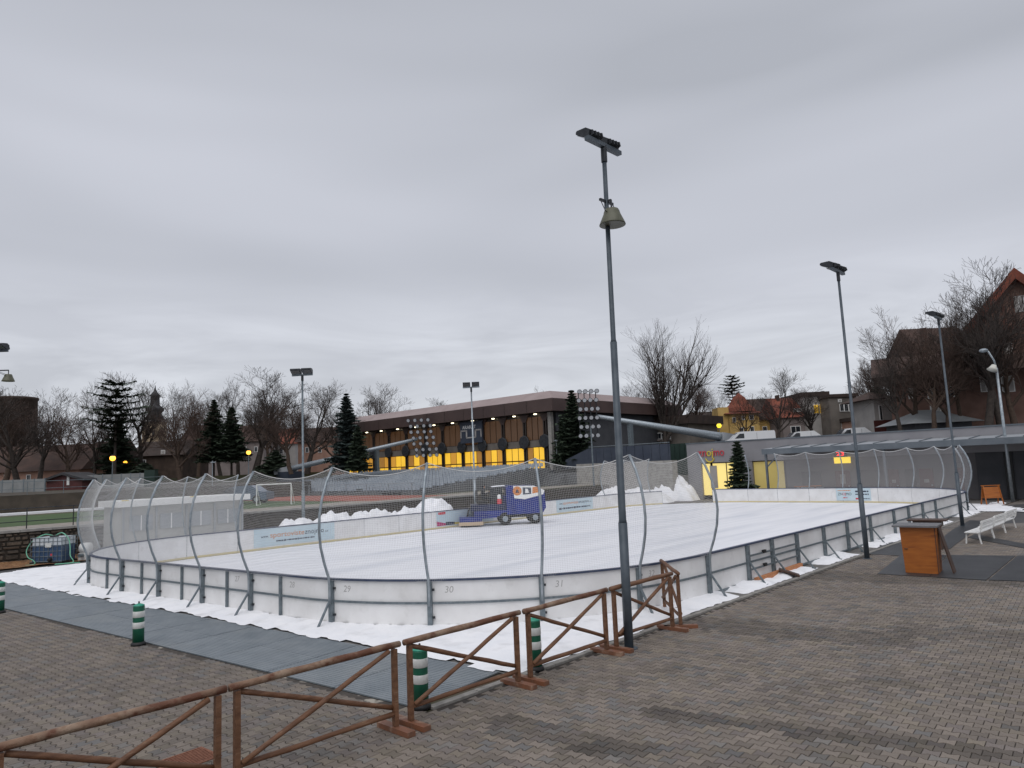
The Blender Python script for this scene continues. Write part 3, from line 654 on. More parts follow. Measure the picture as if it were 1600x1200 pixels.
r, y0, y1, Xp = ad_left('pale blue advert with red badge and coloured triangles behind the ice resurfacer', 683, 772, [('ZNOJMO', 'ad_gr', .52, .84, .42, .26)])
MB().box2((Xp-.02, y0+.15, .92), (Xp-.013, y0+.75, 1.07)).obj('red_badge', K['ad_red'], r)
for i, (u0, u1, cc) in enumerate(((0, .16, 'ad_mag'), (.15, .30, 'ad_dk'), (.29, .42, 'ad_ye'), (.41, .56, 'ad_red'))):
    ya, yb = y0+(y1-y0)*u0, y0+(y1-y0)*u1; MB().slab([(Xp-.013, ya, .22), (Xp-.013, yb, .22), (Xp-.013, yb, .34+.05*(i % 2)), (Xp-.013, ya, .52-.09*i)], .005).obj('coloured_triangle', K[cc], r)
a = PY(1307, 775, 55.97); b = PY(1361, 775, 55.97)
r = MB().box2((a.x, 55.955, .22), (b.x, 55.97, 1.10)).obj('advert_sheet', K['ad_blue']); tag(r, 'pale blue advert with dark lettering on the far end boards', 'advert')
wd_ = b.x-a.x
for txt, col, u, v, h, w in (('ZN', 'ad_gr', .05, .42, .28, .13), ('OJ', 'ad_red', .185, .42, .28, .09), ('MO', 'ad_gr', .28, .42, .28, .16)):
    text('lettering', txt, h, K[col], frame((a.x+wd_*u, 55.951, .22+.88*v), (1, 0, 0), (0, 0, 1)), r, .002, width=w*wd_)
for u, v, h, w, cc in ((.05, .82, .07, .38, 'ad_or'), (.20, .22, .09, .12, 'ad_red'), (.56, .74, .12, .38, 'ad_dk'), (.56, .50, .12, .38, 'ad_dk'), (.56, .14, .12, .10, 'ad_red'), (.68, .14, .07, .28, 'ad_dk')):
    small_print(r, (a.x+wd_*u, 55.951, .22+.88*v), (1, 0, 0), w*wd_, h, cc, u*100+v)
# ------------------------------------------------------------------ rubber mats in front of the rink
ex, ey = -math.cos(math.atan(.1072)), -math.sin(math.atan(.1072)); nx_, ny_ = -ey*-1, 0
nx_, ny_ = ey, -ex                     # towards the rink
O0 = (-9.45, nearline(-9.45))
for r_ in range(2):
    for i in range(15):
        l0 = i*2.0+.012+(.7 if r_ else 0)*0; l1 = l0+1.976; w0 = .02+r_*1.14; w1 = w0+1.12
        q = [(O0[0]+ex*l+nx_*w, O0[1]+ey*l+ny_*w) for l, w in ((l0, w0), (l1, w0), (l1, w1), (l0, w1))]
        dz = .004*R_.random()
        b = MB().prism(q[::-1], -.012, .010+dz)
        o = b.obj('rubber_mat', K['mat_grey'])
        for k in range(1): pass
        tag(o, 'grey ribbed rubber mat laid in two rows between bollards and snow', 'rubber mat', 'grey rubber mats by the rink')
        # raised ribs
        rb = MB()
        for k in range(1, 14):
            w = w0+(w1-w0)*k/14; a = (O0[0]+ex*(l0+.03)+nx_*w, O0[1]+ey*(l0+.03)+ny_*w); c = (O0[0]+ex*(l1-.03)+nx_*w, O0[1]+ey*(l1-.03)+ny_*w)
            rb.beam((a[0], a[1], .012+dz), (c[0], c[1], .012+dz), .03, .006)
        rb.obj('ribs', K['mat_grey'], o, kind='stuff')
# asphalt path beyond the mats' left end, leaf litter and retaining wall
struct('asphalt_path', MB().add([(-41.3, -20, .0), (-38.2, -20, .0), (-38.2, 60, .0), (-41.3, 60, .0)], [(0, 1, 2, 3)]), K['asphalt'])
lit = snow_patch('litter', WX+.05, -39.9, -6, 16, .25, lambda x, y: x < -40.3+.5*fbm(y*.8, 1), lambda x, y: .01+.12*fbm(x*1.5, y*1.5)+.10*max(0, (-41.3-x)))
lit.obj('leaf_litter', K['leaf'], None, True, kind='stuff', label='brown fallen leaves along the foot of the stone wall')
wall = thing('stone_wall', 'rough brown stone retaining wall behind the blue tank', 'wall', (WX, 0, 0))
MB().box2((WX-.4, -40, -.02), (WX-.06, 66, WZ-.06)).obj('wall_core', K['mortar'], wall, world=True)
row = 0; z = .02
q = random.Random(3)
while z < WZ-.1:
    h = .16+.17*q.random(); h = min(h, WZ-.08-z); y = 2.0+q.random()*.3
    while y < 15:
        l = .18+.55*q.random()**1.4; dz = .012+.03*q.random()
        b = MB(); d_ = .10+.07*q.random(); j = lambda: (q.random()-.5)*.03
        P = [(WX-.1, y+dz, z+dz), (WX-.1, y+l-dz, z+dz), (WX-.1, y+l-dz, z+h-dz), (WX-.1, y+dz, z+h-dz)]
        Q = [(WX-.06+d_+j(), y+dz+.03+j(), z+dz+.03+j()), (WX-.06+d_+j(), y+l-dz-.03+j(), z+dz+.03+j()), (WX-.06+d_+j(), y+l-dz-.03+j(), z+h-dz-.03+j()), (WX-.06+d_+j(), y+dz+.03+j(), z+h-dz-.03+j())]
        b.add(P+Q, [(4, 5, 6, 7), (0, 1, 5, 4), (1, 2, 6, 5), (2, 3, 7, 6), (3, 0, 4, 7)][::1]); b.obj('stone', K['stone1'] if q.random() < .5 else K['stone2'], wall, world=True)
        y += l
    z += h
y = -5.0
while y < 40:
    l = .9+.5*q.random(); MB().box2((WX-.5, y, WZ-.055), (WX+.07+.04*q.random(), y+l-.02, WZ+.05+.02*q.random())).obj('coping_stone', K['concrete'], wall, world=True); y += l
rail = thing('railing', 'thin dark metal railing above the stone wall', 'railing', (WX-1, 6, WZ))
for z in (.42, 1.08): MB().tube([(WX-1, -8, WZ+z), (WX-1, 14, WZ+z)], .024, 6).obj('rail', K['dark_metal'], rail, world=True)
for y in np.arange(-7.4, 14, 2.1): MB().tube([(WX-1, y, WZ), (WX-1, y, WZ+1.1)], .026, 6).obj('post', K['dark_metal'], rail, world=True)
rail = thing('railing', 'thin grey railing on the bank beyond the green pitch', 'railing', (-69.6, 6, 3.1))
for z in (.5, 1.1): MB().tube([(-69.6, -12, 3.1+z), (-69.6, 26, 3.1+z)], .022, 6).obj('rail', K['steel'], rail, world=True)
for y in np.arange(-11, 26, 2.6): MB().tube([(-69.6, y, 3.05), (-69.6, y, 4.2)], .024, 6).obj('post', K['steel'], rail, world=True)

# ------------------------------------------------------------------ blue liquid tank with hose
p0 = G(42, 884); p1 = G(98, 882); c = (p0+p1)/2; rz = math.atan2(p1.y-p0.y, p1.x-p0.x)
c = c+Vector((-.35, .45, 0))
t = thing('liquid_tank', 'caged plastic tank of blue liquid on a pallet by the stone wall', 'tank', c, rz)
MB().box((0, 0, .065), (1.6, 1.15, .13)).obj('pallet', K['black'], t)
def rbox(b, c, d, r=.08):
    x, y = d[0]/2, d[1]/2; poly = []
    for cx, cy, a0 in ((x-r, y-r, 0), (-x+r, y-r, 90), (-x+r, -y+r, 180), (x-r, -y+r, 270)):
        for k in range(4): a = math.radians(a0+30*k); poly.append((c[0]+cx+r*math.cos(a), c[1]+cy+r*math.sin(a)))
    return b.prism(poly, c[2]-d[2]/2, c[2]+d[2]/2)
rbox(MB(), (0, 0, .53), (1.5, 1.05, .78)).obj('filled_tank', K['ibc'], t)
rbox(MB(), (0, 0, 1.10), (1.5, 1.05, .35)).obj('tank_shoulder', K['ibc_w'], t)
MB().lathe([(.2, 0), (.2, .06), (.16, .08)], 14, (0, 0, 1.27)).obj('lid', K['black'], t)
cg = MB()
for z in (.16, .40, .64, .88, 1.10, 1.28):
    cg.tube([(-.78, -.55, z), (.78, -.55, z), (.78, .55, z), (-.78, .55, z), (-.78, -.55, z)], .014, 5)
for x in np.linspace(-.78, .78, 8): cg.tube([(x, -.555, .13), (x, -.555, 1.29)], .013, 5); cg.tube([(x, .555, .13), (x, .555, 1.29)], .013, 5)
for y in np.linspace(-.55, .55, 5): cg.tube([(-.785, y, .13), (-.785, y, 1.29)], .013, 5); cg.tube([(.785, y, .13), (.785, y, 1.29)], .013, 5)
cg.obj('cage', K['steel'], t)
MB().box((.12, -.575, .93), (.30, .012, .20)).obj('label_plate', K['white_band'], t)
MB().lathe([(.09, 0), (.09, .12), (.05, .2)], 10, (.25, -.55, .25), Vector((0, -1, 0))).obj('valve', K['black'], t)
MB().lathe([(.06, 0), (.06, .03)], 10, (.25, -.5, .47), Vector((0, -1, 0))).obj('red_cap', K['ad_red'], t)
def hose(pts, lab):
    P = []; pts = [Vector(p) for p in pts]
    for i in range(len(pts)-1):
        p0, p1, p2, p3 = pts[max(i-1, 0)], pts[i], pts[i+1], pts[min(i+2, len(pts)-1)]
        for k in range(8):
            u = k/8; P.append(.5*((2*p1)+(p2-p0)*u+(2*p0-5*p1+4*p2-p3)*u*u+(3*p1-p0-3*p2+p3)*u**3))
    P.append(pts[-1]); M_ = Matrix.Translation(c)@Matrix.Rotation(rz, 4, 'Z')
    o = MB().tube([M_@p for p in P], .024, 7).obj('hose', K['hose'], None, True); tag(o, lab, 'hose')
hose([(-.05, 0, 1.33), (-.35, -.2, 1.42), (-.75, -.45, 1.15), (-.93, -.6, .75), (-.75, -.75, .42), (-.42, -.8, .25), (-.36, -.82, .09), (-.7, -.95, .05)], 'pale green hose hanging from the tank over its side next to the asphalt')
hose([(.05, 0, 1.33), (.45, -.1, 1.47), (.85, -.2, 1.2), (1.02, -.3, .8), (1.15, -.45, .4), (1.35, -.5, .1), (1.05, -.6, .05), (.7, -.75, .05), (.75, -.85, .05), (1.3, -.7, .06), (1.7, -.5, .06)], 'pale green hose looping from the tank towards the white pump')
pc = G(126, 878)+Vector((-.3, .3, 0))
t = thing('pump', 'small white motor pump standing beside the end of the green hose', 'pump', pc, rz)
MB().lathe([(.2, -.25), (.27, -.2), (.27, .2), (.2, .25)], 14, (0, 0, .62), Vector((1, 0, 0))).obj('motor', K['white_paint'], t, True)
MB().box((0, 0, .2), (.5, .4, .4)).obj('base', K['white_paint'], t); MB().lathe([(.09, 0), (.09, .25)], 10, (.0, -.25, .3), Vector((0, -1, 0))).obj('outlet', K['steel'], t)

# ------------------------------------------------------------------ white service cabin beyond the left boards
t = thing('service_cabin', 'long white flat roofed cabin behind the net at the left corner of the rink', 'cabin', (-39.6, 15.3, 0))
MB().box((0, 0, 1.28), (2.6, 6.2, 2.56)).obj('wall', mat('off_white_panel', (.40, .40, .385), (.46, .46, .44), 1, .6), t)
MB().box((0.1, 0, 2.72), (3.0, 6.7, .30)).obj('roof', K['white_paint'], t)
for i, y in enumerate((-2.2, -.75, .75, 2.2)):
    w_ = MB().box((1.33, y, 1.75), (.04, 1.1, .75)).obj('window', K['canopy_l'], t); MB().box((1.345, y, 1.75), (.04, .05, .75)).obj('mullion', K['white_paint'], w_)
for y in (-3.02, -1.48, 0.0, 1.48, 3.02): MB().box((1.34, y, 1.25), (.07, .08, 2.5)).obj('pilaster', K['canopy_l'], t)
for px, py in ((183, 800), (300, 778)):
    pp = PX(px, py, -38.25); MB().box((1.36+.12, min(3, max(-3, pp.y-15.3)), 2.75), (.03, .32, .32)).obj('yellow_sign', K['ad_ye'], t)

# ------------------------------------------------------------------ wooden hurdle fence
def log(b, a, c_, r, n=9, wob=.006, seed=0):
    a = Vector(a); c_ = Vector(c_); m = 7; q = random.Random(seed); P = []; Rr = []
    for i in range(m+1):
        P.append(a+(c_-a)*(i/m)+Vector(((q.random()-.5)*wob, (q.random()-.5)*wob, (q.random()-.5)*wob)) if 0 < i < m else a+(c_-a)*(i/m)); Rr.append(r*(.92+.16*q.random()))
    return b.tube(P, Rr, n)
def hurdle(p0, p1, label, sd, H=1.21, feet=(1, 1)):
    p0 = Vector((p0[0], p0[1], 0)); p1 = Vector((p1[0], p1[1], 0)); d = p1-p0; Lh = d.length; rz = math.atan2(d.y, d.x); t = thing('wooden_hurdle', label, 'fence', p0, rz, 'brown wooden fence panels')
    z0 = .075
    log(MB(), (-.10, 0, H), (Lh+.10, 0, H), .047, 10, .012, sd).obj('top_rail', K['wood_old'] if sd % 3 != 2 else K['wood'], t, True)
    log(MB(), (.02, -.0, .27), (Lh-.02, 0, .25), .036, 9, .01, sd+9).obj('bottom_rail', K['wood'], t, True)
    log(MB(), (.05, .035, H-.08), (Lh-.02, .035, .33), .036, 9, .01, sd+2).obj('brace', K['wood'], t, True)
    log(MB(), (.05, -.035, .30), (Lh-.12, -.035, H-.06), .036, 9, .01, sd+5).obj('brace', K['wood'], t, True)
    for i, x in enumerate((0, Lh)):
        if not feet[i]: continue
        MB().box((x, 0, (H+z0)/2-.03), (.065, .075, H-z0-.05)).obj('post', K['wood'], t)
        MB().box((x+(.045 if i == 0 else -.045)*0, 0, .038), (.14, .74, .072)).obj('foot_board', K['wood_foot'], t)
    return t
FX = -8.82
hurdle((FX, 1.75), (FX, 3.92), 'brown wooden fence panel above the rusty drain grate', 1)
hurdle((FX, 4.16), (FX, 6.54), 'brown wooden fence panel with pale worn top rail ending at the first foot boards', 4)
hurdle((FX, 6.82), (FX-.02, 9.16), 'brown wooden fence panel between the two nearest green bollards', 3)
hurdle((FX, 9.45), (FX-.02, 11.72), 'brown wooden fence panel with a green bollard behind its first post', 6)
hurdle((FX, 12.02), (FX+.02, 14.12), 'brown wooden fence panel crossed by the tall lamp pole', 5)
pf_ = G(1034, 877, 1.21); pn_ = G(1059, 899, 1.19)
hurdle((pn_.x-.12, pn_.y+.18), (pf_.x, pf_.y), 'short turned end panel of the brown wooden fence facing the rink boards', 8)
# ------------------------------------------------------------------ bollards
def bollard(p, label):
    t = thing('bollard', label, 'bollard', p, R_.random()*3, 'green and white bollards'); t.scale = (1, 1, .92)
    r = .125
    MB().lathe([(r+.035, 0), (r+.035, .05), (r+.01, .08), (r, .09)], 24).obj('base_ring', K['black'], t, True)
    prof_ = [(r, .085), (r*.985, .45), (r*.985, .95), (r*.97, .965)]
    MB().lathe(prof_, 24).obj('body', K['green'], t, True)
    MB().lathe([(r*.97, .964), (r*.95, .985), (r*.35, 1.02), (.02, 1.025)], 24).obj('cap', K['green_top'], t, True)
    MB().lathe([(.018, 1.02), (.018, 1.07), (.008, 1.08)], 8).obj('cap_knob', K['black'], t)
    for z in (.42, .69): MB().lathe([(r*.985+.002, z), (r*.985+.005, z+.004), (r*.985+.005, z+.146), (r*.985+.002, z+.15)], 24).obj('white_band', K['white_band'], t, True)
bollard(G(-1, 958), 'green and white bollard at the far left end of the mats')
bollard(G(216, 1008), 'green and white bollard standing alone on the paving edge of the mats')
bollard(G(658, 1106), 'green and white bollard behind the joint of two fence panels')
bollard(G(837, 1047), 'green and white bollard on the snow edge behind the fence')
# ------------------------------------------------------------------ drain grate
gp = G(292, 1188); ga = G(235, 1197); gb = G(300, 1172); gc = G(337, 1187)
t = thing('drain_grate', 'rusty brown slotted drain grate in the paving', 'drain grate', (gp.x, gp.y, .004), RA+math.radians(0))
gw, gl = .52, .62
for s_ in (-1, 1):
    MB().box((s_*gw/2, 0, .004), (.035, gl, .012)).obj('frame_bar', K['rust'], t); MB().box((0, s_*(gl/2+.018), .004), (gw+.035, .035, .012)).obj('frame_bar', K['rust'], t)
for i in range(9): MB().box((-gw/2+.05+i*(gw-.1)/8, 0, .003), (.030, gl, .010)).obj('slat', K['rust'], t)
MB().box((0, 0, -.004), (gw, gl, .008)).obj('pit', K['black'], t)
# ------------------------------------------------------------------ lamp poles
def floodlight(b, t, c, yaw, tilt, sc=1.0, name='floodlight'):
    """box lamp head aimed along yaw (world), tilted down by tilt"""
    M_ = Matrix.Translation(Vector(c))@Matrix.Rotation(yaw, 4, 'Z')@Matrix.Rotation(-tilt, 4, 'X')
    h = MB(); s = sc
    prof_ = [(-.20, -.06), (-.14, .13), (.02, .16), (.34, .05), (.36, .0), (.34, -.05), (-.10, -.09)]
    P = [(-.24*s, y*s, z*s) for y, z in prof_]+[(.24*s, y*s, z*s) for y, z in prof_]; m = len(prof_)
    h.add([M_@Vector(p) for p in P], [tuple(range(m))[::-1], tuple(range(m, 2*m))]+[(i, (i+1) % m, m+(i+1) % m, m+i) for i in range(m)])
    hd = h.obj(name, K['dark_metal'], t)
    f = MB(); P = [(-.21*s, -.08*s, -.094*s), (.21*s, -.08*s, -.094*s), (.21*s, .32*s, -.060*s), (-.21*s, .32*s, -.060*s)]
    f.slab([M_@Vector(p) for p in P], .01); f.obj('front_glass', K['lens_d'], hd)
    k_ = MB()
    for x in (-.18, -.06, .06, .18): k_.add([M_@Vector((x*s+dx_*.012, y*s, z*s)) for dx_ in (-1, 1) for y, z in ((-.22, -.05), (-.30, .02), (-.22, .13), (-.15, .12))], [(0, 1, 2, 3), (7, 6, 5, 4), (0, 4, 5, 1), (1, 5, 6, 2), (2, 6, 7, 3), (3, 7, 4, 0)])
    k_.obj('cooling_fins', K['dark_metal'], hd)
def lamp_pole(base, hgt, label, bar_dir, aim, r0=.105, r1=.06, joint=.28, bell=None, lean=(0, 0), tilt=.15, bar=1.15, sc=1.0, joint2=None, mt='lamp_steel'):
    t = thing('lamp_pole', label, 'lamp pole', base, 0.0, 'floodlight poles round the rink')
    top = Vector((lean[0], lean[1], hgt)); at_ = lambda u: top*u
    zj = joint
    MB().tube([at_(0), at_(zj)], r0, 14).obj('lower_section', K[mt], t, True)
    if joint2:
        MB().tube([at_(zj-.004), at_(zj+.006), at_(joint2)], [r0, r0*.82, r0*.78], 14).obj('middle_section', K[mt], t, True)
        MB().tube([at_(joint2-.002), at_(joint2+.005), at_(.985)], [r0*.78, r1, r1*.9], 12).obj('upper_section', K[mt], t, True)
    else: MB().tube([at_(zj-.004), at_(zj+.006), at_(.985)], [r0, r1*1.15, r1*.9], 12).obj('upper_section', K[mt], t, True)
    MB().lathe([(r0*1.9, 0), (r0*1.9, .015), (r0*1.05, .02)], 14).obj('foot_flange', K[mt], t)
    MB().tube([at_(.965), at_(1.0)], r1*1.25, 12).obj('sleeve', K['dark_metal'], t)
    bd = Vector((bar_dir[0], bar_dir[1], 0)).normalized()
    MB().beam(top-bd*bar/2, top+bd*bar/2, .12, .09).obj('cross_bar', K[mt], t)
    yaw = math.atan2(aim[1], aim[0])-math.pi/2
    for s_ in (-1, 1): floodlight(None, t, top+bd*(s_*bar*.27)+Vector((aim[0], aim[1], 0))*.10+Vector((0, 0, .17)), yaw, tilt, sc)
    if bell:
        z_, dr, size = bell; cpos = at_(z_/hgt)+Vector((dr[0], dr[1], 0)); side = Vector((-dr[1], dr[0], 0)).normalized()
        bl = MB().lathe([(.03*size, .40*size), (.16*size, .39*size), (.19*size, .33*size), (.20*size, .28*size), (.235*size, .20*size), (.31*size, .03*size), (.315*size, 0), (.27*size, .01*size)], 20, cpos).obj('bell_lamp', K['bell'], t, True)
        MB().lathe([(.26*size, .02*size), (.26*size, .03*size)], 18, cpos).obj('bell_glass', K['lens'], bl)
        k_ = MB(); zt = cpos.z+.62*size; a = at_(zt/hgt)
        k_.beam(Vector((a.x, a.y, zt))-side*.26*size, Vector((a.x, a.y, zt))+side*.26*size, .05, .05)
        for s_ in (-1, 1): k_.tube([Vector((a.x, a.y, zt))+side*(s_*.25*size), cpos+side*(s_*.26*size)+Vector((0, 0, .3*size)), cpos+side*(s_*.19*size)+Vector((0, 0, .28*size))], .010, 5)
        k_.beam(Vector((a.x, a.y, zt)), cpos+Vector((0, 0, .62*size)), .05, .05); k_.tube([cpos+Vector((0, 0, .62*size)), cpos+Vector((0, 0, .38*size))], .02, 6)
        k_.obj('bell_bracket', K['dark_metal'], bl)
    return t
def lamp_h(px, py, base): 
    d = ray(px, py); t_ = (base.x*d.x+base.y*d.y)/(d.x*d.x+d.y*d.y); return EYE+d.z*t_, Vector((d.x*t_-base.x, d.y*t_-base.y, 0))
b1_ = G(983, 1013); h1_, l1_ = lamp_h(943, 228, b1_)
zb, _ = lamp_h(951, 354, b1_)
lamp_pole(b1_, h1_, 'tall grey lamp pole with twin floodlights and an olive bell lamp beside the wooden fence', (0, 1), (-1, .12), .093, .054, .235, (zb, (.13, .0), .90), (l1_.x, l1_.y), -.42, 1.2, .80, .59)
for i, (bx, by, tx, ty, lab) in enumerate(((1355, 873, 1309, 424, 'lamp pole with twin floodlights standing on the paving beside the orange counter'), (1504, 822, 1466, 497, 'lamp pole with twin floodlights standing by the white benches'))):
    b_ = G(bx, by); h_, l_ = lamp_h(tx, ty, b_); lamp_pole(b_, h_, lab, (0, 1), (-1, .12), .088, .05, .25, None, (l_.x, l_.y), -.35, 1.2, .95)
for i, (px, py, dd, lab) in enumerate(((471, 586, 41.5, 'lamp pole with two floodlights behind the left boards next to the web address advert'), (740, 605, 52.5, 'lamp pole with two floodlights in front of the lit hall'))):
    q_ = PD(px+3, 800, dd); b_ = Vector((q_.x, q_.y, 0)); h_, l_ = lamp_h(px, py, b_); lamp_pole(b_, h_, lab, (.80, .6), (.72, -.69), .10, .06, .3, None, (0, 0), -.30, 1.25, 1.15, mt='steel_l' if i else 'steel')
q_ = PD(-13, 700, 33); b_ = Vector((q_.x, q_.y, 0)); h_, _ = lamp_h(0, 549, b_)
lamp_pole(b_, h_, 'lamp pole beyond the picture edge with a floodlight over the stone wall', (.70, .71), (.75, -.66), .10, .06, .3, (lamp_h(8, 597, b_)[0], (.42, .45), .85), (0, 0), -.2, 1.1, 1.1)
# street lamp with a single gooseneck head
b_ = G(1583, 784); h_, l_ = lamp_h(1557, 575, b_)
t = thing('street_lamp', 'single headed street lamp with a pale bell lamp in front of the dark entrance', 'street lamp', b_)
cl = Vector((-CR.x, -CR.y, 0)).normalized()
MB().tube([(0, 0, 0), (l_.x, l_.y, h_)], [.11, .075], 12).obj('pole', K['steel_l'], t, True)
MB().tube([Vector((l_.x, l_.y, h_-.02)), Vector((l_.x, l_.y, h_+.55))+cl*.12, Vector((l_.x, l_.y, h_+1.2))+cl*.45], .055, 10).obj('arm', K['steel_l'], t, True)
hc = Vector((l_.x, l_.y, h_+1.25))+cl*.75
MB().ball(hc, .5, 12, 6, (.55, .55, .28)).obj('lamp_head', K['steel_l'], t, True)
zb, _ = lamp_h(1555, 582, b_)
MB().lathe([(.06, .42), (.14, .40), (.22, .2), (.34, 0)], 16, Vector((l_.x*.9, l_.y*.9, zb+.15))+cl*.32, (Vector((0, 0, 1))+Vector((-cl.x, -cl.y, 0))*.5).normalized()).obj('bell_lamp', mat('pale_bell_shell', (.62, .61, .55), rough=.5), t, True)

# ------------------------------------------------------------------ mats, counter and benches on the right
def ground_mat(label, pts, th=.016):
    q_ = [G(x, y) for x, y in pts]; b = MB().prism([(p.x, p.y) for p in q_][::-1], .001, th); o = b.obj('floor_mat', K['mat_black']); tag(o, label, 'floor mat', 'black floor mats on the right paving')
ground_mat('black rubber floor mat under the orange counter', [(1371, 897), (1452, 902), (1480, 868), (1412, 864)])
ground_mat('black rubber floor mat right of the orange counter', [(1453, 902), (1541, 907), (1587, 869), (1482, 868)], .02)
ground_mat('black rubber floor mat running off beyond the picture edge', [(1545, 907), (1690, 912), (1700, 868), (1590, 869)], .022)
ground_mat('long black rubber runner between the lamp pole and the benches', [(1484, 858), (1508, 840), (1541, 815), (1516, 813), (1488, 828), (1452, 857)], .014)
ground_mat('black rubber floor mat before the counter near the rink boards', [(1357, 866), (1412, 869), (1418, 851), (1386, 846)], .012)
ground_mat('wide black rubber floor mat behind the benches', [(1512, 840), (1600, 857), (1720, 868), (1720, 862), (1600, 850), (1524, 835)], .018)
struct('asphalt_strip', MB().add([(*G(1549, 819)[:2], .004), (*G(1700, 812)[:2], .004), (*G(1700, 781)[:2], .004), (*G(1578, 789)[:2], .004)], [(0, 1, 2, 3)]), K['asphalt'])
kf0 = G(1414, 895.5); rz = math.radians(6); kw = .92; kd = Vector((kw, 0, 0))
t = thing('counter', 'orange plywood counter with grey worktop on the black mats', 'counter', kf0+Vector((0, 0, .018)), rz)
kh = 1.38; kp = .85
MB().add([(-.03, 0, kh), (kw+.03, 0, kh), (kw+.03, kp, kh), (-.03, kp, kh), (.02, .02, 0), (kw-.02, .02, 0), (kw-.02, kp-.02, 0), (.02, kp-.02, 0)], [(0, 1, 2, 3), (7, 6, 5, 4), (4, 5, 1, 0), (5, 6, 2, 1), (6, 7, 3, 2), (7, 4, 0, 3)]).obj('cabinet', K['orange_wood'], t)
MB().box((kw/2-.06, kp/2-.03, kh+.027), (kw+.30, kp+.26, .05)).obj('worktop', K['grey_top'], t)
MB().box((.10, -.006, .72), (.10, .02, .02)).obj('handle', K['dark_brown'], t)
MB().beam((kw-.01, .0, .02), (kw-.005, -.0, kh-.02), .02, .02).obj('corner_strip', K['dark_brown'], t)
MB().slab([(kw+.36, .28, .0), (kw+.36, .75, 0), (kw+.06, .75, kh-.02), (kw+.06, .28, kh-.02)], .04).obj('side_flap', K['dark_brown'], t)
t2 = thing('counter', 'dark brown counter with overhanging top behind the orange one', 'counter', Vector((PD(1448, 800, 27.5).x, PD(1448, 800, 27.5).y, 0)), rz)
MB().box((0, 0, .43), (.80, .5, .86)).obj('cabinet', K['dark_brown'], t2); MB().box((0, 0, 1.085), (1.3, .75, .05)).obj('worktop', K['dark_brown'], t2); MB().box((0, 0, .955), (.95, .55, .20)).obj('shelf', K['dark_brown'], t2)
def bench(c, rz, Lb, label):
    t = thing('bench', label, 'bench', c, rz, 'white slatted benches')
    for i, y in enumerate((-.20, -.07, .06, .19)): MB().box((0, y, .44), (Lb, .105, .03)).obj('seat_slat', K['white_paint'], t)
    for i, z in enumerate((.58, .70, .82)): MB().box((0, .285+.05*i*.6, z+.02), (Lb, .028, .085)).obj('back_slat', K['white_paint'], t)
    for x in (-Lb/2+.14, Lb/2-.14):
        MB().beam((x, -.21, .43), (x, -.25, 0), .045, .045).obj('leg', K['white_paint'], t); MB().beam((x, .19, .43), (x, .27, 0), .045, .045).obj('leg', K['white_paint'], t)
        MB().tube([(x, -.2, .41), (x, .22, .41), (x, .31, .56), (x, .37, .90)], .022, 6).obj('frame', K['white_paint'], t)
bx0, bx1 = G(1520, 849), G(1578, 822)
for i, (px, py, lab) in enumerate(((1527, 844, 'white slatted bench beside the black runner, first from the counter'), (1548, 833.5, 'white slatted bench in the middle of the row'), (1566, 825, 'white slatted bench at the end of the row next to the asphalt'))):
    bench((-6.62, 33.85+2.45*i, 0), math.radians(-92), 2.3, lab)
p = G(1551, 789)
t = thing('trestle', 'orange wooden folding trestle standing in the snow by the rink corner', 'trestle', (p.x, p.y, 0), TH)
for x in (-.55, .55):
    for s_ in (-1, 1): MB().beam((x, s_*.28, 0), (x*.9, s_*.03, 1.22), .06, .05).obj('leg', K['orange_wood'], t)
for s_ in (-1, 1):
    MB().slab([(-.52, s_*.17, .45), (.52, s_*.17, .45), (.49, s_*.045, 1.15), (-.49, s_*.045, 1.15)], .03).obj('board', K['orange_wood'], t)
MB().beam((-.62, 0, 1.25), (.62, 0, 1.25), .06, .05).obj('top_bar', K['orange_wood'], t)

# ------------------------------------------------------------------ ice resurfacer and driver
pr = (G(733, 822, .05)+G(845, 816, .05))/2; rzz = TH+math.radians(6)
ZX = 1.12
t = thing('ice_resurfacer', 'blue ice resurfacing machine with a white advertising banner on the rink', 'ice resurfacer', (pr.x, pr.y, .046), rzz); t.matrix_basis = t.matrix_basis@Matrix.Scale(1.08, 4)
b = MB(); prf = [(.05, .62), (.05, 2.2), (.25, 2.32), (1.75, 2.26), (2.35, 1.95), (2.42, .95), (2.2, .62)]
m = len(prf); b.add([(x, -.85, z) for x, z in prf]+[(x, .85, z) for x, z in prf], [tuple(range(m)), tuple(range(m, 2*m))[::-1]]+[(i, m+i, m+(i+1) % m, (i+1) % m) for i in range(m)]); b.obj('snow_tank', K['zblue'], t)
MB().slab([(.52, -.862, 1.56), (1.15, -.862, 1.48), (2.28, -.862, 1.72), (2.36, -.862, 1.96), (1.74, -.862, 2.25), (.48, -.862, 2.29)][::1], -.012).obj('banner', K['white_paint'], t)
bn = [c_ for c_ in t.children if c_.name.startswith('banner')][0]
MB().lathe([(.27, 0), (.27, .006)], 18, (.72, -.876, 1.98), Vector((0, -1, 0))).obj('orange_emblem', K['ad_or'], bn)
MB().slab([(.60, -.884, 1.88), (.84, -.884, 1.88), (.72, -.884, 2.12)], -.004).obj('emblem_mark', K['ad_dk'], bn)
MB().slab([(1.05, -.878, 1.75), (1.55, -.878, 1.78), (1.55, -.878, 2.15), (1.05, -.878, 2.18)], -.004).obj('dark_print', K['ad_dk'], bn)
MB().slab([(1.18, -.884, 1.84), (1.42, -.884, 1.84), (1.36, -.884, 2.08), (1.22, -.884, 2.10)], -.004).obj('white_print', K['white_paint'], bn)
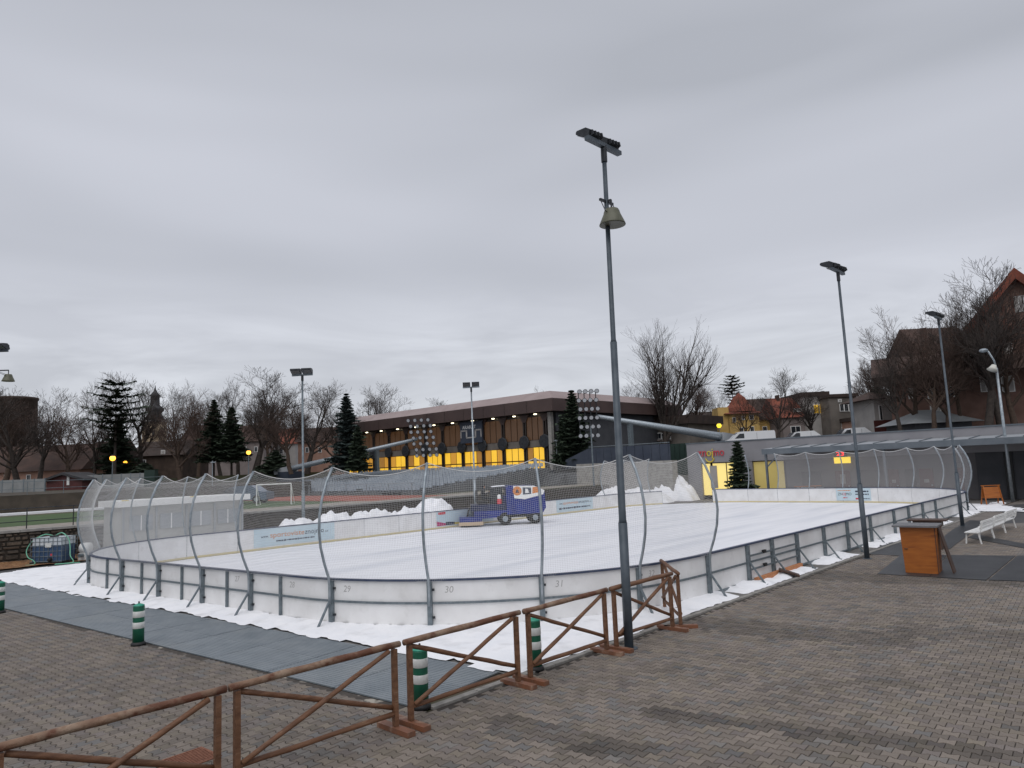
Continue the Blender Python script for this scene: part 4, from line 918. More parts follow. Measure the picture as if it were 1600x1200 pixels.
MB().slab([(1.62, -.878, 1.80), (2.05, -.878, 1.84), (2.00, -.878, 2.16), (1.65, -.878, 2.18)], -.004).obj('orange_print', K['ad_or'], bn)
MB().box((-.9, 0, .72), (2.0, 1.6, .34)).obj('chassis', K['zblue'], t); MB().box((.85, 0, .55), (2.6, 1.5, .22)).obj('under_frame', K['black'], t)
MB().box((-.25, .25, 1.28), (.62, 1.1, .9)).obj('engine_box', K['zblue'], t)
MB().box((-1.25, 0, .93), (.9, 1.3, .08)).obj('driver_platform', K['dark_metal'], t)
MB().box((-1.32, -.1, 1.36), (.55, .6, .22)).box((-1.68, -.1, 1.75), (.12, .6, .7)).obj('seat', K['black'], t); MB().box((-1.05, .0, 1.08), (2.0, 1.55, .36)).obj('engine_cover', mat('navy_paint', (.006, .012, .05), (.01, .018, .075), 3, .4), t); MB().box((-.5, .15, 1.75), (.75, 1.2, 1.0)).obj('control_housing', K['dark_metal'], t); MB().tube([(-1.95, -.7, 1.25), (-2.2, -.75, 1.0), (-2.3, -.6, .6)], .05, 7).obj('water_hose', K['black'], t); MB().box((-1.75, -.35, 1.0), (.35, .5, .5)).obj('hydraulic_tank', K['black'], t)
MB().tube([(-.50, 0, 1.45), (-.66, 0, 2.03)], .03, 8).obj('steering_column', K['black'], t)
MB().tube([(-.68+.09*math.cos(a)*.5, .19*math.sin(a), 2.04+.19*math.cos(a)*.5) for a in np.linspace(0, 2*math.pi, 15)], .016, 6, False).obj('steering_wheel', K['black'], t)
MB().lathe([(.13, 0), (.15, .05), (.15, .55), (.10, .66)], 14, (-.35, -.62, .92)).obj('red_gas_bottle', K['ad_red'], t, True); MB().lathe([(.12, 0), (.12, .18), (.06, .26)], 12, (-.35, -.62, 1.56)).obj('bottle_collar', K['white_paint'], t)
MB().box((-2.1, 0, .36), (1.3, 2.0, .42)).obj('conditioner', K['zblue'], t)
MB().box((-2.1, -1.03, .20), (1.45, .06, .20)).obj('side_board', mat('pale_timber', (.50, .38, .26), rough=.7), t); MB().box((-2.15, 0, .07), (1.1, 2.05, .08)).obj('blade_housing', K['black'], t)
MB().beam((-.55, -.78, .55), (-1.75, -.95, .5), .1, .14).obj('lift_arm', K['zblue'], t)
for x in (1.75, -.05):
    for y in (-.72, .72):
        w_ = MB().lathe([(.26, -.13), (.37, -.10), (.38, 0), (.37, .10), (.26, .13)], 20, (x, y, .38), Vector((0, 1, 0))).obj('wheel', K['tyre'], t, True)
        MB().lathe([(.14, -.145), (.17, -.14), (.17, .14), (.14, .145)], 16, (x, y, .38), Vector((0, 1, 0))).obj('rim', K['steel_l'], w_)
MB().slab([(-.75, -.5, 2.255), (.03, -.5, 2.30), (.03, .7, 2.30), (-.75, .7, 2.255)], -.04).obj('snow_load', K['snow'], t)
# driver: one skinned body
def skin_body(name, verts, edges, radii, root, mt, parent=None, mtx=None, sub=2):
    me = bpy.data.meshes.new(name); me.from_pydata(verts, edges, []); o = bpy.data.objects.new(name, me); COL.objects.link(o)
    md = o.modifiers.new('skin', 'SKIN'); md.use_smooth_shade = True
    for i, r in enumerate(radii):
        sv = me.skin_vertices[0].data[i]; sv.radius = (r, r) if not isinstance(r, tuple) else r; sv.use_root = (i == root)
    ss = o.modifiers.new('sub', 'SUBSURF'); ss.levels = sub; ss.render_levels = sub
    dg = bpy.context.evaluated_depsgraph_get(); m2 = bpy.data.meshes.new_from_object(o.evaluated_get(dg)); bpy.data.objects.remove(o)
    m2.materials.clear(); m2.materials.append(mt); m2.polygons.foreach_set('use_smooth', [True]*len(m2.polygons))
    o = bpy.data.objects.new(name, m2); COL.objects.link(o)
    if parent: o.parent = parent
    return o
dm = Matrix.Translation(t.matrix_basis@Vector((-1.30, -.1, 1.55)))@Matrix.Rotation(rzz, 4, 'Z')
dr = bpy.data.objects.new('person', None); COL.objects.link(dr); dr.matrix_basis = dm
tag(dr, 'driver in dark clothing sitting at the wheel of the ice resurfacer', 'person')
vs_ = [(0, 0, .08), (0, 0, .30), (.02, 0, .50), (.03, 0, .60), (.04, 0, .68), (.06, 0, .78), (.06, 0, .86),
       (.0, .10, .06), (.42, .13, .08), (.46, .13, -.30), (.60, .13, -.33), (.0, -.10, .06), (.42, -.13, .08), (.46, -.13, -.30), (.60, -.13, -.33),
       (.02, .20, .54), (.14, .27, .30), (.38, .15, .42), (.45, .13, .46), (.02, -.20, .54), (.14, -.27, .30), (.38, -.15, .42), (.45, -.13, .46)]
ed_ = [(0, 1), (1, 2), (2, 3), (3, 4), (4, 5), (5, 6), (0, 7), (7, 8), (8, 9), (9, 10), (0, 11), (11, 12), (12, 13), (13, 14), (3, 15), (15, 16), (16, 17), (17, 18), (3, 19), (19, 20), (20, 21), (21, 22)]
ra_ = [.15, .15, .17, .12, .06, .095, .08, .10, .075, .055, .05, .10, .075, .055, .05, .075, .055, .045, .04, .075, .055, .045, .04]
skin_body('body', vs_, ed_, ra_, 0, K['cloth'], dr)
MB().ball((.075, 0, .80), .105, 12, 8, (.95, .8, 1.15)).obj('face', K['skin'], dr, True)
MB().ball((.045, 0, .855), .118, 12, 8, (1, .88, .85)).obj('knit_cap', K['black'], dr, True)
for y in (-.13, .13): MB().ball((.47, y, .47), .05, 8, 6, (1, .8, 1)).obj('hand', K['skin'], dr, True)
# ------------------------------------------------------------------ sports hall
HY = 62.0; HZ = 3.2
hx0 = PY(556, 700, HY).x; hx1 = PY(866, 700, HY).x
zt = PY(865, 612, HY).z; zf = PY(865, 621, HY-1.2).z; zs = PY(865, 641, HY-1.2).z; zw = PY(850, 650, HY).z
hall = thing('sports_hall', 'large hall with a brown overhanging roof and glowing yellow windows', 'building', (hx1, HY, HZ))
MB().box2((hx0, HY+.15, HZ), (hx1-.35, HY+26, zw+.6)).obj('wall', K['frame_dark'], hall, world=True)
MB().box2((hx1-.34, HY+.6, HZ), (hx1-.02, HY+25.9, zw+.58)).obj('side_wall', K['render_dk'], hall, world=True)
rf = MB().box2((hx0-3.5, HY-1.2, zs), (hx1+1.0, HY+27, zf)).obj('roof_fascia', K['roof_brown'], hall, world=True)
up = MB(); A_ = [(hx0-3.4, HY-1.1, zf+.004), (hx1+.9, HY-1.1, zf+.004), (hx1+.9, HY+26.9, zf+.004), (hx0-3.4, HY+26.9, zf+.004)]; B_ = [(hx0-1.6, HY+.6, zt+.25), (hx1-.8, HY+.6, zt+.25), (hx1-.8, HY+25, zt+.25), (hx0-1.6, HY+25, zt+.25)]
up.add(A_+B_, [(4, 5, 6, 7), (0, 1, 5, 4), (1, 2, 6, 5), (2, 3, 7, 6), (3, 0, 4, 7)]); up.obj('roof', K['roof_pink'], hall, world=True)
for i in range(12):
    x = hx0-3.3+(hx1-hx0+4)*i/12; MB().box2((x, HY-1.225, zs+.05), (x+.05, HY-1.202, zf-.05)).obj('fascia_joint', K['frame_dark'], hall, world=True)
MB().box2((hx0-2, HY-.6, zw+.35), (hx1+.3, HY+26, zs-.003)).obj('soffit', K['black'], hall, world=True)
MB().box2((hx1-.50, HY-.35, HZ), (hx1-.02, HY+.1, zw+.34)).obj('corner_pillar', K['concrete'], hall, world=True)
octx = [PY(px, 700, HY).x for px in (584, 608, 635, 665, 692, 723, 755, 787, 821, 853)]
octx = [octx[0]-2*3.45, octx[0]-3.45]+octx
zo = PY(787, 694, HY).z; z0w = PY(800, 737, HY).z; z1w = PY(800, 703, HY).z+.1
qq = random.Random(12)
for i, x in enumerate(octx):
    col_ = MB().box2((x-.26, HY-.05, HZ), (x-.10, HY+.2, zw+.36)).box2((x+.10, HY-.05, HZ), (x+.26, HY+.2, zw+.36)).obj('column_pair', K['frame_dark'], hall, world=True)
    MB().lathe([(.76, 0), (.84, .04), (.84, .18), (.76, .22)], 8, (x, HY-.06, zo), Vector((0, -1, 0))).obj('octagon_panel', K['dark_metal'], hall, world=True)
    MB().add([(x-.75, HY-.08, zw+.34), (x+.75, HY-.08, zw+.34), (x+.25, HY-.08, zw-.55), (x-.25, HY-.08, zw-.55)]+[(x-.75, HY+.1, zw+.34), (x+.75, HY+.1, zw+.34), (x+.25, HY+.1, zw-.55), (x-.25, HY+.1, zw-.55)], [(0, 1, 2, 3)[::-1], (4, 5, 6, 7), (0, 1, 5, 4), (1, 2, 6, 5), (2, 3, 7, 6), (3, 0, 4, 7)]).obj('column_head', K['roof_brown'], hall, world=True)
    if i == len(octx)-1: break
    xa, xb = x+.24, octx[i+1]-.24; n = 3
    for k in range(n):
        a, b_ = xa+(xb-xa)*k/n+.07, xa+(xb-xa)*(k+1)/n-.07
        for r_, (za, zb_) in enumerate(((HZ+.10, z0w+(z1w-z0w)*.42), (z0w+(z1w-z0w)*.42+.13, z1w))):
            rv = qq.random(); m_ = K['lit'] if rv < .55 else (K['lit_o'] if rv < .82 else K['lit_d'])
            MB().box2((a, HY+.08, za), (b_, HY+.135, zb_)).obj('pane', m_, hall, world=True)
        MB().box2((a, HY+.07, z1w+.9), (b_, HY+.13, zw+.0)).obj('pane', K['curtain'], hall, world=True)
    MB().box2((xa, HY+.05, z1w+.06), (xb, HY+.14, z1w+.84)).obj('spandrel', K['plaster_g'], hall, world=True)
    MB().ball(((xa+xb)/2+.4, HY-.25, zw+.30), .16, 8, 5, (1.6, 1, .5)).obj('soffit_lamp', K['bulb_w'], hall, True, world=True)
sx0, sx1 = PY(719, 670, HY-.4).x, PY(753, 670, HY-.4).x; sz0, sz1 = PY(738, 692, HY-.4).z, PY(738, 658, HY-.4).z
sg = MB().box2((sx0, HY-.42, sz0), (sx1, HY-.16, sz1)).obj('sign_box', K['blue_sheet'], hall, world=True)
text('lettering', 'ARARAT', .62, K['white_paint'], frame((sx0+.45, HY-.43, sz0+(sz1-sz0)*.66), (1, 0, 0), (0, 0, 1)), sg, .01, width=(sx1-sx0)*.62)
fr_ = MB(); w_ = sx1-sx0; h_ = sz1-sz0
for (u0, v0, u1, v1) in ((.02, .55, .30, .61), (.02, .25, .06, .58), (.27, .25, .33, .60), (.28, .22, .72, .28), (.68, .25, .74, .60), (.70, .55, .98, .61), (.94, .25, .98, .58)):
    fr_.box2((sx0+w_*u0, HY-.45, sz0+h_*v0), (sx0+w_*u1, HY-.423, sz0+h_*v1))
fr_.obj('sign_emblem', K['plaster_w'], sg, world=True)
# people terrace clutter: dark hedge tubs before the windows
# grandstand
gs = thing('grandstand', 'open grandstand of grey concrete steps with rows of seats below the hall', 'grandstand', (-70, 40, WZ))
NR = 13
for i in range(NR):
    y0_, z1_ = 40.3+i*1.42, WZ+.25+i*.135
    MB().box2((-86, y0_, WZ), (-50.5, y0_+1.42, z1_)).obj('step', K['step'], gs, world=True)
    sr = MB(); x = -85.5
    while x < -51:
        if not (-72.4 < x < -71 or -61.4 < x < -60.2 or -83.4 < x < -82.2): sr.box((x, y0_+.62, z1_+.20), (.44, .40, .05)); sr.box((x, y0_+.84, z1_+.38), (.44, .05, .34)); sr.box((x, y0_+.62, z1_+.09), (.10, .10, .17))
        x += .56
    sr.obj('seat_row', K['seat'], gs, world=True, kind='stuff')
MB().box2((-86.2, 58.85, WZ), (-50.3, 59.2, HZ+.02)).obj('rear_parapet', K['blue_sheet'], gs, world=True)
for x in np.arange(-86, -50.4, 3.5): MB().box2((x, 40.1, WZ), (x+.06, 40.16, WZ+1.1)).obj('rail_post', K['steel_l'], gs, world=True)
MB().box2((-86, 40.1, WZ+1.05), (-50.5, 40.16, WZ+1.1)).obj('front_rail', K['steel_l'], gs, world=True)
for px, py in ((455, 754), (487, 755), (588, 748), (612, 744), (702, 743), (728, 740)):
    p = PY(px, py, 57.6); MB().box((p.x, 57.6, p.z), (1.5, .1, .4)).obj('yellow_board', K['ad_ye'], gs, world=True)
for i in range(4): 
    p = PY(600+i*8, 772, 40.05); MB().box((p.x, 40.05, p.z), (.35, .1, .3)).obj('notice', K['black'], gs, world=True)
# football goal
pa, pb = PD(401, 790, 54), PD(455, 790, 54); hg = 1.55
t = thing('football_goal', 'small white framed football goal on the running track', 'goal', (pa.x, pa.y, WZ+.04), math.atan2(pb.y-pa.y, pb.x-pa.x)); gw_ = (pb-pa).length
for x in (0, gw_): MB().tube([(x, 0, 0), (x, 0, hg)], .045, 8).obj('post', K['white_paint'], t); MB().tube([(x, 0, hg), (x, .8, .02), (x, 0, .02)], .025, 6).obj('side_stay', K['white_paint'], t)
MB().tube([(0, 0, hg), (gw_, 0, hg)], .045, 8).obj('crossbar', K['white_paint'], t)
# tilted floodlight masts
def mast(label, base, top, post_px, dist, zb, zg, r0, r1, cols, rows, headc, hw, hh, flip=1):
    t = thing('floodlight_mast', label, 'floodlight mast', (base.x, base.y, zg), 0)
    MB().tube([base, base+(top-base)*.06, top], [r0*1.05, r0, r1], 14).obj('mast_tube', K['steel_l'], t, True, world=True)
    d = (top-base).normalized()
    MB().beam(base-d*2.2, base+d*.4, r0*2.6, r0*2.0).obj('hinge_housing', K['canopy_l'], t, world=True)
    MB().box2((base.x-1.6, base.y-1.0, zg), (base.x+1.6, base.y+1.0, base.z-r0*.9)).obj('plinth', K['blue_sheet'], t, world=True)
    s_ = post_px; pp = base+(top-base)*s_; MB().box2((pp.x-.22, pp.y-.22, zb), (pp.x+.22, pp.y+.22, pp.z-r1*.6)).obj('support_post', K['steel'], t, world=True)
    fr = MB(); R3 = Vector((CR.x, CR.y, 0)).normalized(); U3 = (Vector((0, 0, 1))+R3*(.22*flip)).normalized(); back = Vector((CF.x, CF.y, 0)).normalized()
    for i in range(cols): x = (i/(cols-1)-.5)*hw; fr.beam(headc+R3*x-U3*hh/2+back*.25, headc+R3*x+U3*hh/2+back*.25, .07, .07)
    for j in range(rows): z = (j/(rows-1)-.5)*hh; fr.beam(headc-R3*hw/2+U3*z+back*.25, headc+R3*hw/2+U3*z+back*.25, .06, .06)
    fr.obj('head_frame', K['dark_metal'], t, world=True)
    for i in range(cols):
        for j in range(rows):
            p = headc+R3*((i/(cols-1)-.5)*hw+(.12*(j % 2)))+U3*((j/(rows-1)-.5)*hh); ax = (-back+Vector((0, 0, -.35))+R3*(.25*flip)).normalized()
            L_ = MB().lathe([(.10, -.30), (.20, -.18), (.25, .0)], 10, p, ax).obj('floodlight', K['dark_metal'], t, True, world=True)
            MB().lathe([(.20, 0), (.20, .02)], 10, p, ax).obj('glass', K['lens'], L_, world=True)
mast('tilted grey floodlight mast resting on a post left of the yellow windows', PD(452, 733, 94), PD(652, 686, 87), .70, 0, 3.9, WZ, .36, .20, 4, 7, PD(660, 684, 86.5), 2.4, 4.4, -1)
mast('tilted grey floodlight mast rising over the roof of the grey building', PD(1128, 683, 82), PD(934, 651, 74), .76, 0, 3.9, 4.6, .48, .22, 4, 6, PD(919, 646, 73.5), 1.8, 4.6, 0)
# ------------------------------------------------------------------ side wing, blue barrier, retaining wall
p0, p1 = PY(890, 700, 84), PY(1046, 700, 84)
wing = thing('side_wing', 'low grey wing with white framed windows behind the tilted mast', 'building', (p0.x, 84, HZ))
MB().box2((p0.x, 84, HZ), (p1.x+3, 92, PY(1000, 668, 84).z)).obj('wall', K['plaster_g'], wing, world=True)
MB().box2((p0.x-.6, 83.2, PY(1000, 668, 84).z+.003), (p1.x+3.6, 92.8, PY(1000, 655, 84).z)).obj('roof', K['tile_dark'], wing, world=True)
for px, m_ in ((964, 'glass_dark'), (990, 'glass_dark'), (1002, 'lit_pale'), (1027, 'glass_dark'), (1041, 'glass_dark')):
    a, b_ = PY(px-5.5, 686, 83.9), PY(px+5.5, 677, 83.9); w_ = MB().box2((a.x-.1, 83.85, a.z-.1), (b_.x+.1, 83.98, b_.z+.1)).obj('window', K['white_paint'], wing, world=True)
    xm = (a.x+b_.x)/2
    for u0, u1 in ((0, .31), (.36, .64), (.69, 1)): MB().box2((a.x+(b_.x-a.x)*u0, 83.80, a.z), (a.x+(b_.x-a.x)*u1, 83.88, b_.z)).obj('pane', K[m_], w_, world=True)
    MB().box2((a.x-.25, 83.6, a.z-.32), (b_.x+.25, 83.84, a.z-.14)).obj('sill', K['plaster_p'], w_, world=True)
BY = 58.5
bx0_, bx1_ = PY(920, 705, BY).x, PY(1047, 705, BY).x; bz0, bz1 = PY(980, 722, BY).z, PY(980, 697, BY).z
bar = thing('metal_barrier', 'dark blue corrugated metal barrier beside the hall stairs', 'barrier', (bx0_, BY, 0))
x = bx0_
while x < bx1_: MB().box2((x+.02, BY-.05, bz0), (min(x+.92, bx1_), BY+.05, bz1)).obj('panel', K['blue_sheet'], bar, world=True); x += .94
MB().tube([(bx0_, BY, bz1+.12), (bx1_, BY, bz1+.12)], .04, 6).obj('handrail', K['steel'], bar, world=True)
a = PY(884, 724, BY)
MB().slab([(a.x, BY-.02, a.z-.6), (bx0_-.02, BY-.02, bz0), (bx0_-.02, BY-.02, bz1), (a.x, BY-.02, a.z+.35)], .06).obj('sloping_panel', K['blue_sheet'], bar, world=True)
rw = MB().box2((bx0_-1.5, BY-.3, -.02), (bx1_+.3, BY+.6, bz0-.003)); tag(rw.obj('retaining_wall', K['concrete']), 'plain grey concrete wall under the dark blue barrier', 'wall')
MB().box2((bx0_-6, BY-.2, -.02), (bx0_-1.52, BY+.7, 2.9)).obj('stair_block', K['step'], None, kind='structure')
st = MB()
for i in range(9): st.box2((bx0_-6.2, BY-4.3+i*.45, -.02), (bx0_-3.0, BY-4.3+(i+1)*.45, .3+.3*i))
struct('stairs', st, K['step'])
gd0, gd1 = PY(1047, 705, 64).x, PY(1078, 705, 64).x
gf = thing('green_fence', 'dark green fence panels left of the grey building', 'fence', (gd0, 64, 0))
for i in range(4): x = gd0+(gd1-gd0)*i/4; MB().box2((x+.03, 63.95, 2.2), (x+(gd1-gd0)/4-.03, 64.05, PY(1060, 693, 64).z)).obj('panel', K['green_dk'], gf, world=True)
MB().box2((gd0, 63.9, -.02), (gd1, 64.4, 2.19)).obj('base_wall', K['concrete'], gf, world=True)

# ------------------------------------------------------------------ grey changing room building at the far end
BY2 = 60.8
ax_ = PY(1074, 720, BY2).x; zt2 = PY(1300, 681, BY2).z; bl_ = thing('changing_rooms', 'long low grey flat roofed building with a canopy and yellow blinds at the far end', 'building', (ax_, BY2, 0))
XR = 16.0
xc0 = PY(1226, 740, BY2).x                       # canopy start
zl = PY(1130, 722, BY2).z                        # lintel over the lit windows
MB().box2((ax_, BY2, zl), (XR, BY2+7, zt2)).obj('parapet', K['render_grey'], bl_, world=True)
MB().box2((ax_-.05, BY2-.06, zt2+.002), (XR, BY2+7.05, zt2+.10)).obj('roof_edge', K['canopy'], bl_, world=True)
MB().box2((ax_, BY2+.5, -.02), (XR, BY2+6.9, zl-.003)).obj('wall', K['render_mid'], bl_, world=True)
def pier(px0, px1, m_='render_grey'): a, b_ = PY(px0, 740, BY2), PY(px1, 740, BY2); MB().box2((a.x, BY2+.02, -.02), (b_.x, BY2+.48, zl-.004)).obj('pier', K[m_], bl_, world=True)
pier(1075, 1096); pier(1160, 1176)
def glass(px0, px1, mt_, nm='window', z0_=.35, n=2):
    a, b_ = PY(px0, 740, BY2+.3), PY(px1, 740, BY2+.3); w_ = MB().box2((a.x, BY2+.28, z0_-.08), (b_.x, BY2+.46, zl-.01)).obj(nm, K['frame_dark'], bl_, world=True); W_ = b_.x-a.x
    for i in range(n): MB().box2((a.x+W_*i/n+.06, BY2+.24, z0_), (a.x+W_*(i+1)/n-.06, BY2+.279, zl-.1)).obj('pane', K[mt_], w_, world=True)
glass(1098, 1112, 'lit_pale', n=1); glass(1114, 1159, 'lit_pale', n=2); glass(1178, 1227, 'blind', n=1)
# poster in the lit window
a = PY(1113, 735, BY2+.1); MB().box2((a.x-.25, BY2+.10, 1.0), (a.x+.45, BY2+.16, zl-.3)).obj('poster', K['plaster_w'], bl_, world=True)
# wall under the canopy
MB().box2((xc0, BY2+.36, -.02), (PY(1560, 740, BY2).x, BY2+.48, zl-.01)).obj('porch_wall', K['render_mid'], bl_, world=True)
for px0, px1 in ((1305, 1328), (1388, 1404), (1436, 1458), (1492, 1505)):
    a, b_ = PY(px0, 740, BY2+.3), PY(px1, 740, BY2+.3); d_ = MB().box2((a.x, BY2+.28, -.02), (b_.x, BY2+.355, 2.3)).obj('door', K['door_red'], bl_, world=True)
    MB().box2((a.x+(b_.x-a.x)*.32, BY2+.25, 1.25), (a.x+(b_.x-a.x)*.68, BY2+.278, 1.25+(.75 if px0 == 1305 else .25))).obj('door_notice', K['plaster_w'], d_, world=True); MB().box2((b_.x-.18, BY2+.22, 1.0), (b_.x-.08, BY2+.279, 1.1)).obj('door_handle', K['steel_l'], d_, world=True)
for px0, px1 in ((1252, 1282), (1344, 1372), (1414, 1430)):
    a, b_ = PY(px0, 740, BY2+.3), PY(px1, 740, BY2+.3); MB().box2((a.x, BY2+.29, .9), (b_.x, BY2+.356, 2.3)).obj('dark_board', K['render_dk'], bl_, world=True)
a, b_ = PY(1527, 740, BY2+.2), PY(1700, 740, BY2+.2)
MB().box2((a.x, BY2+.20, -.02), (XR-.1, BY2+.345, zl-.012)).obj('dark_entrance', K['render_dk'], bl_, world=True)
a = PY(1571, 740, BY2+.1); MB().box2((a.x, BY2+.05, -.02), (a.x+.5, BY2+.19, zl-.02)).obj('dark_column', K['black'], bl_, world=True)
# canopy: sloping sheet on a beam with posts
zc0 = PY(1300, 705.5, BY2-3.5).z+.12; zf1 = PY(1300, 696.5, BY2-3.5).z; zc1 = zf1+.22
cn = MB(); cn.slab([(xc0-.3, BY2-3.4, zf1), (XR-.2, BY2-3.4, zf1), (XR-.2, BY2-.03, zc1), (xc0+.1, BY2-.03, zc1)], .07); cn.obj('canopy_roof', K['canopy_l'], bl_, world=True)
MB().box2((xc0-.3, BY2-3.52, zc0-.12), (XR-.2, BY2-3.41, zf1)).obj('canopy_fascia', K['canopy'], bl_, world=True)
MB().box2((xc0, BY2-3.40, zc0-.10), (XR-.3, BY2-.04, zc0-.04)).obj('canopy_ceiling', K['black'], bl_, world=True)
x = xc0+.6
while x < XR-.6: MB().slab([(x, BY2-3.44, zf1+.012), (x+.07, BY2-3.44, zf1+.012), (x+.07, BY2-.05, zc1+.012), (x, BY2-.05, zc1+.012)], -.05).obj('canopy_seam', K['canopy'], bl_, world=True); x += 1.55
for x in (xc0-.1, xc0+9, xc0+18, xc0+27): MB().box2((x-.08, BY2-3.3, -.02), (x+.08, BY2-3.14, zc0-.11)).obj('canopy_post', K['canopy'], bl_, world=True)
MB().beam((xc0-.1, BY2-3.2, zc0-1.2), (xc0+1.0, BY2-3.2, zc0-.14), .09, .09).obj('canopy_brace', K['canopy'], bl_, world=True)
# lettering of the town name
a, b_ = PY(1091, 711, BY2), PY(1131, 708, BY2); w_ = b_.x-a.x
for txt, m_, u0, u1, dz in (('zn', 'ad_red', 0, .33, 0), ('oj', 'ad_ye', .34, .58, 0), ('mo', 'ad_red', .60, 1, 0)):
    text('lettering', txt, 1.05, K[m_], frame((a.x+w_*u0, BY2-.07, a.z-.15), (1, 0, 0), (0, 0, 1)), bl_, .03, width=w_*(u1-u0))
MB().tube([(a.x+w_*(.46+.16*math.cos(q_)), BY2-.07, a.z-.18+.42*math.sin(q_)-.1) for q_ in np.linspace(math.pi*1.05, math.pi*1.95, 12)], .06, 6).obj('logo_smile', K['ad_ye'], bl_, world=True)
# clock display and lit panel
a = PY(1313, 709, BY2-.2); MB().box((a.x, BY2-.2, a.z), (1.0, .15, .55)).obj('display_case', K['black'], bl_, world=True)
text('red_digits', '23', .42, K['red_led'], frame((a.x-.32, BY2-.285, a.z-.15), (1, 0, 0), (0, 0, 1)), bl_, .01, width=.6)
a = PY(1316, 719, BY2-.1); MB().box((a.x, BY2-.1, a.z), (1.25, .16, .50)).obj('lit_panel', mat('lit_yellow_panel', (.8, .6, .05), emit=(1, .70, .03), estr=.9), bl_, world=True)
# small bench and trestle under the canopy
pb_ = PY(1257, 762, BY2-2.2); t = thing('bench', 'white slatted bench standing under the canopy of the grey building', 'bench', (pb_.x, BY2-1.3, 0))
for z in (.45,): MB().box((0, 0, z), (2.2, .45, .05)).obj('seat', K['white_paint'], t)
for z in (.7, .84, .98): MB().box((0, .24, z), (2.2, .04, .09)).obj('back_slat', K['white_paint'], t)
for x in (-.95, .95):
    for y in (-.18, .18): MB().box((x, y, .22), (.06, .06, .42)).obj('leg', K['white_paint'], t)
    MB().box((x, .24, .72), (.06, .04, .56)).obj('back_post', K['white_paint'], t)
pb_ = PY(1256, 763, BY2-3.2); t = thing('trestle', 'small reddish wooden trestle in front of the bench under the canopy', 'trestle', (pb_.x, BY2-2.4, 0))
for x in (-.6, .6):
    for s_ in (-1, 1): MB().beam((x+s_*.25, 0, 0), (x, 0, 1.15), .06, .06).obj('leg', K['orange_wood'], t)
MB().beam((-1.1, 0, 1.16), (1.1, 0, 1.22), .07, .07).obj('top_bar', K['orange_wood'], t)

# ------------------------------------------------------------------ houses and other buildings
def house(name, label, cat, px0, px1, pyb, pye, pyr, dist, dep, wall_, roof_, kind='hip', wins=(), ov=.5, zb=None, chim=(), ridge=None, yaw=None):
    a = PD(px0, pyb, dist); b_ = PD(px1, pyb, dist); zb = min(a.z, b_.z) if zb is None else zb
    yw = TH if yaw is None else yaw; t = thing(name, label, cat, (a.x, a.y, zb), yw); Mi = t.matrix_basis.inverted()
    nv = Vector((-math.sin(yw), math.cos(yw), 0)); lp = lambda x, y: Mi@(Vector((0, 0, EYE))+ray(x, y)*((a.x*nv.x+a.y*nv.y)/ray(x, y).dot(nv)))
    w = lp(px1, pyb).x; ze = lp((px0+px1)/2, pye).z; zr = lp((px0+px1)/2, pyr).z
    MB().box2((0, 0, -.5), (w, dep, ze)).obj('wall', K[wall_], t)
    r = MB(); o_ = ov
    if kind == 'hip':
        i_ = min(w, dep)*.45 if ridge is None else ridge*w
        r.add([(-o_, -o_, ze+.003), (w+o_, -o_, ze+.003), (w+o_, dep+o_, ze+.003), (-o_, dep+o_, ze+.003), (i_, dep/2, zr), (w-i_, dep/2, zr)], [(0, 1, 5, 4), (1, 2, 5), (2, 3, 4, 5), (3, 0, 4), (3, 2, 1, 0)])
    elif kind == 'side':                # ridge across the view
        r.add([(-o_, -o_, ze+.003), (w+o_, -o_, ze+.003), (w+o_, dep+o_, ze+.003), (-o_, dep+o_, ze+.003), (-o_, dep/2, zr), (w+o_, dep/2, zr)], [(0, 1, 5, 4), (1, 2, 5), (2, 3, 4, 5), (3, 0, 4), (3, 2, 1, 0)])
    elif kind == 'gable':               # gable towards the viewer
        MB().prism([(0, ze+.002), (w, ze+.002), (w/2, zr-.25)], -dep+.05, 0); g_ = MB(); g_.add([(0, 0, ze+.002), (w, 0, ze+.002), (w/2, 0, zr-.2), (0, dep, ze+.002), (w, dep, ze+.002), (w/2, dep, zr-.2)], [(0, 1, 2), (5, 4, 3), (0, 3, 4, 1)]); g_.obj('gable', K[wall_], t)
        ze_ = ze-(zr-ze)*o_/(w/2); tk = .9 if w > 6 else .22; pr_ = [(-o_, ze_), (w/2, zr), (w+o_, ze_), (w+o_, ze_-tk), (w/2, zr-tk*1.25), (-o_, ze_-tk)]
        r.add([(x, -o_, z) for x, z in pr_]+[(x, dep+o_, z) for x, z in pr_], [(0, 5, 4, 1), (1, 4, 3, 2), (7, 10, 11, 6), (8, 9, 10, 7), (0, 1, 7, 6), (1, 2, 8, 7), (2, 3, 9, 8), (3, 4, 10, 9), (4, 5, 11, 10), (5, 0, 6, 11)])
    elif kind == 'flat': r.box2((-o_, -o_, ze+.003), (w+o_, dep+o_, zr))
    r.obj('roof', K[roof_], t)
    for wn in wins:
        px, py, wp, hp = wn[:4]; m_ = wn[4] if len(wn) > 4 else 'glass_dark'; c_ = lp(px, py); s = dist/FPX; W_, H_ = wp*s, hp*s
        wo_ = MB().box((c_.x, -.03, c_.z), (W_+.16, .12, H_+.16)).obj('window', K['white_paint'], t)
        for k in (-1, 1): MB().box((c_.x+k*W_*.26, -.06, c_.z), (W_*.46, .10, H_)).obj('pane', K[m_], wo_)
    for px, pyt, wp in chim:
        c_ = lp(px, pyt); MB().box2((c_.x-wp*dist/FPX/2, dep*.42, ze), (c_.x+wp*dist/FPX/2, dep*.42+.9, c_.z)).obj('chimney', K['tile_brown'], t)
    return t, lp
def zat(px, py, d): return PD(px, py, d).z
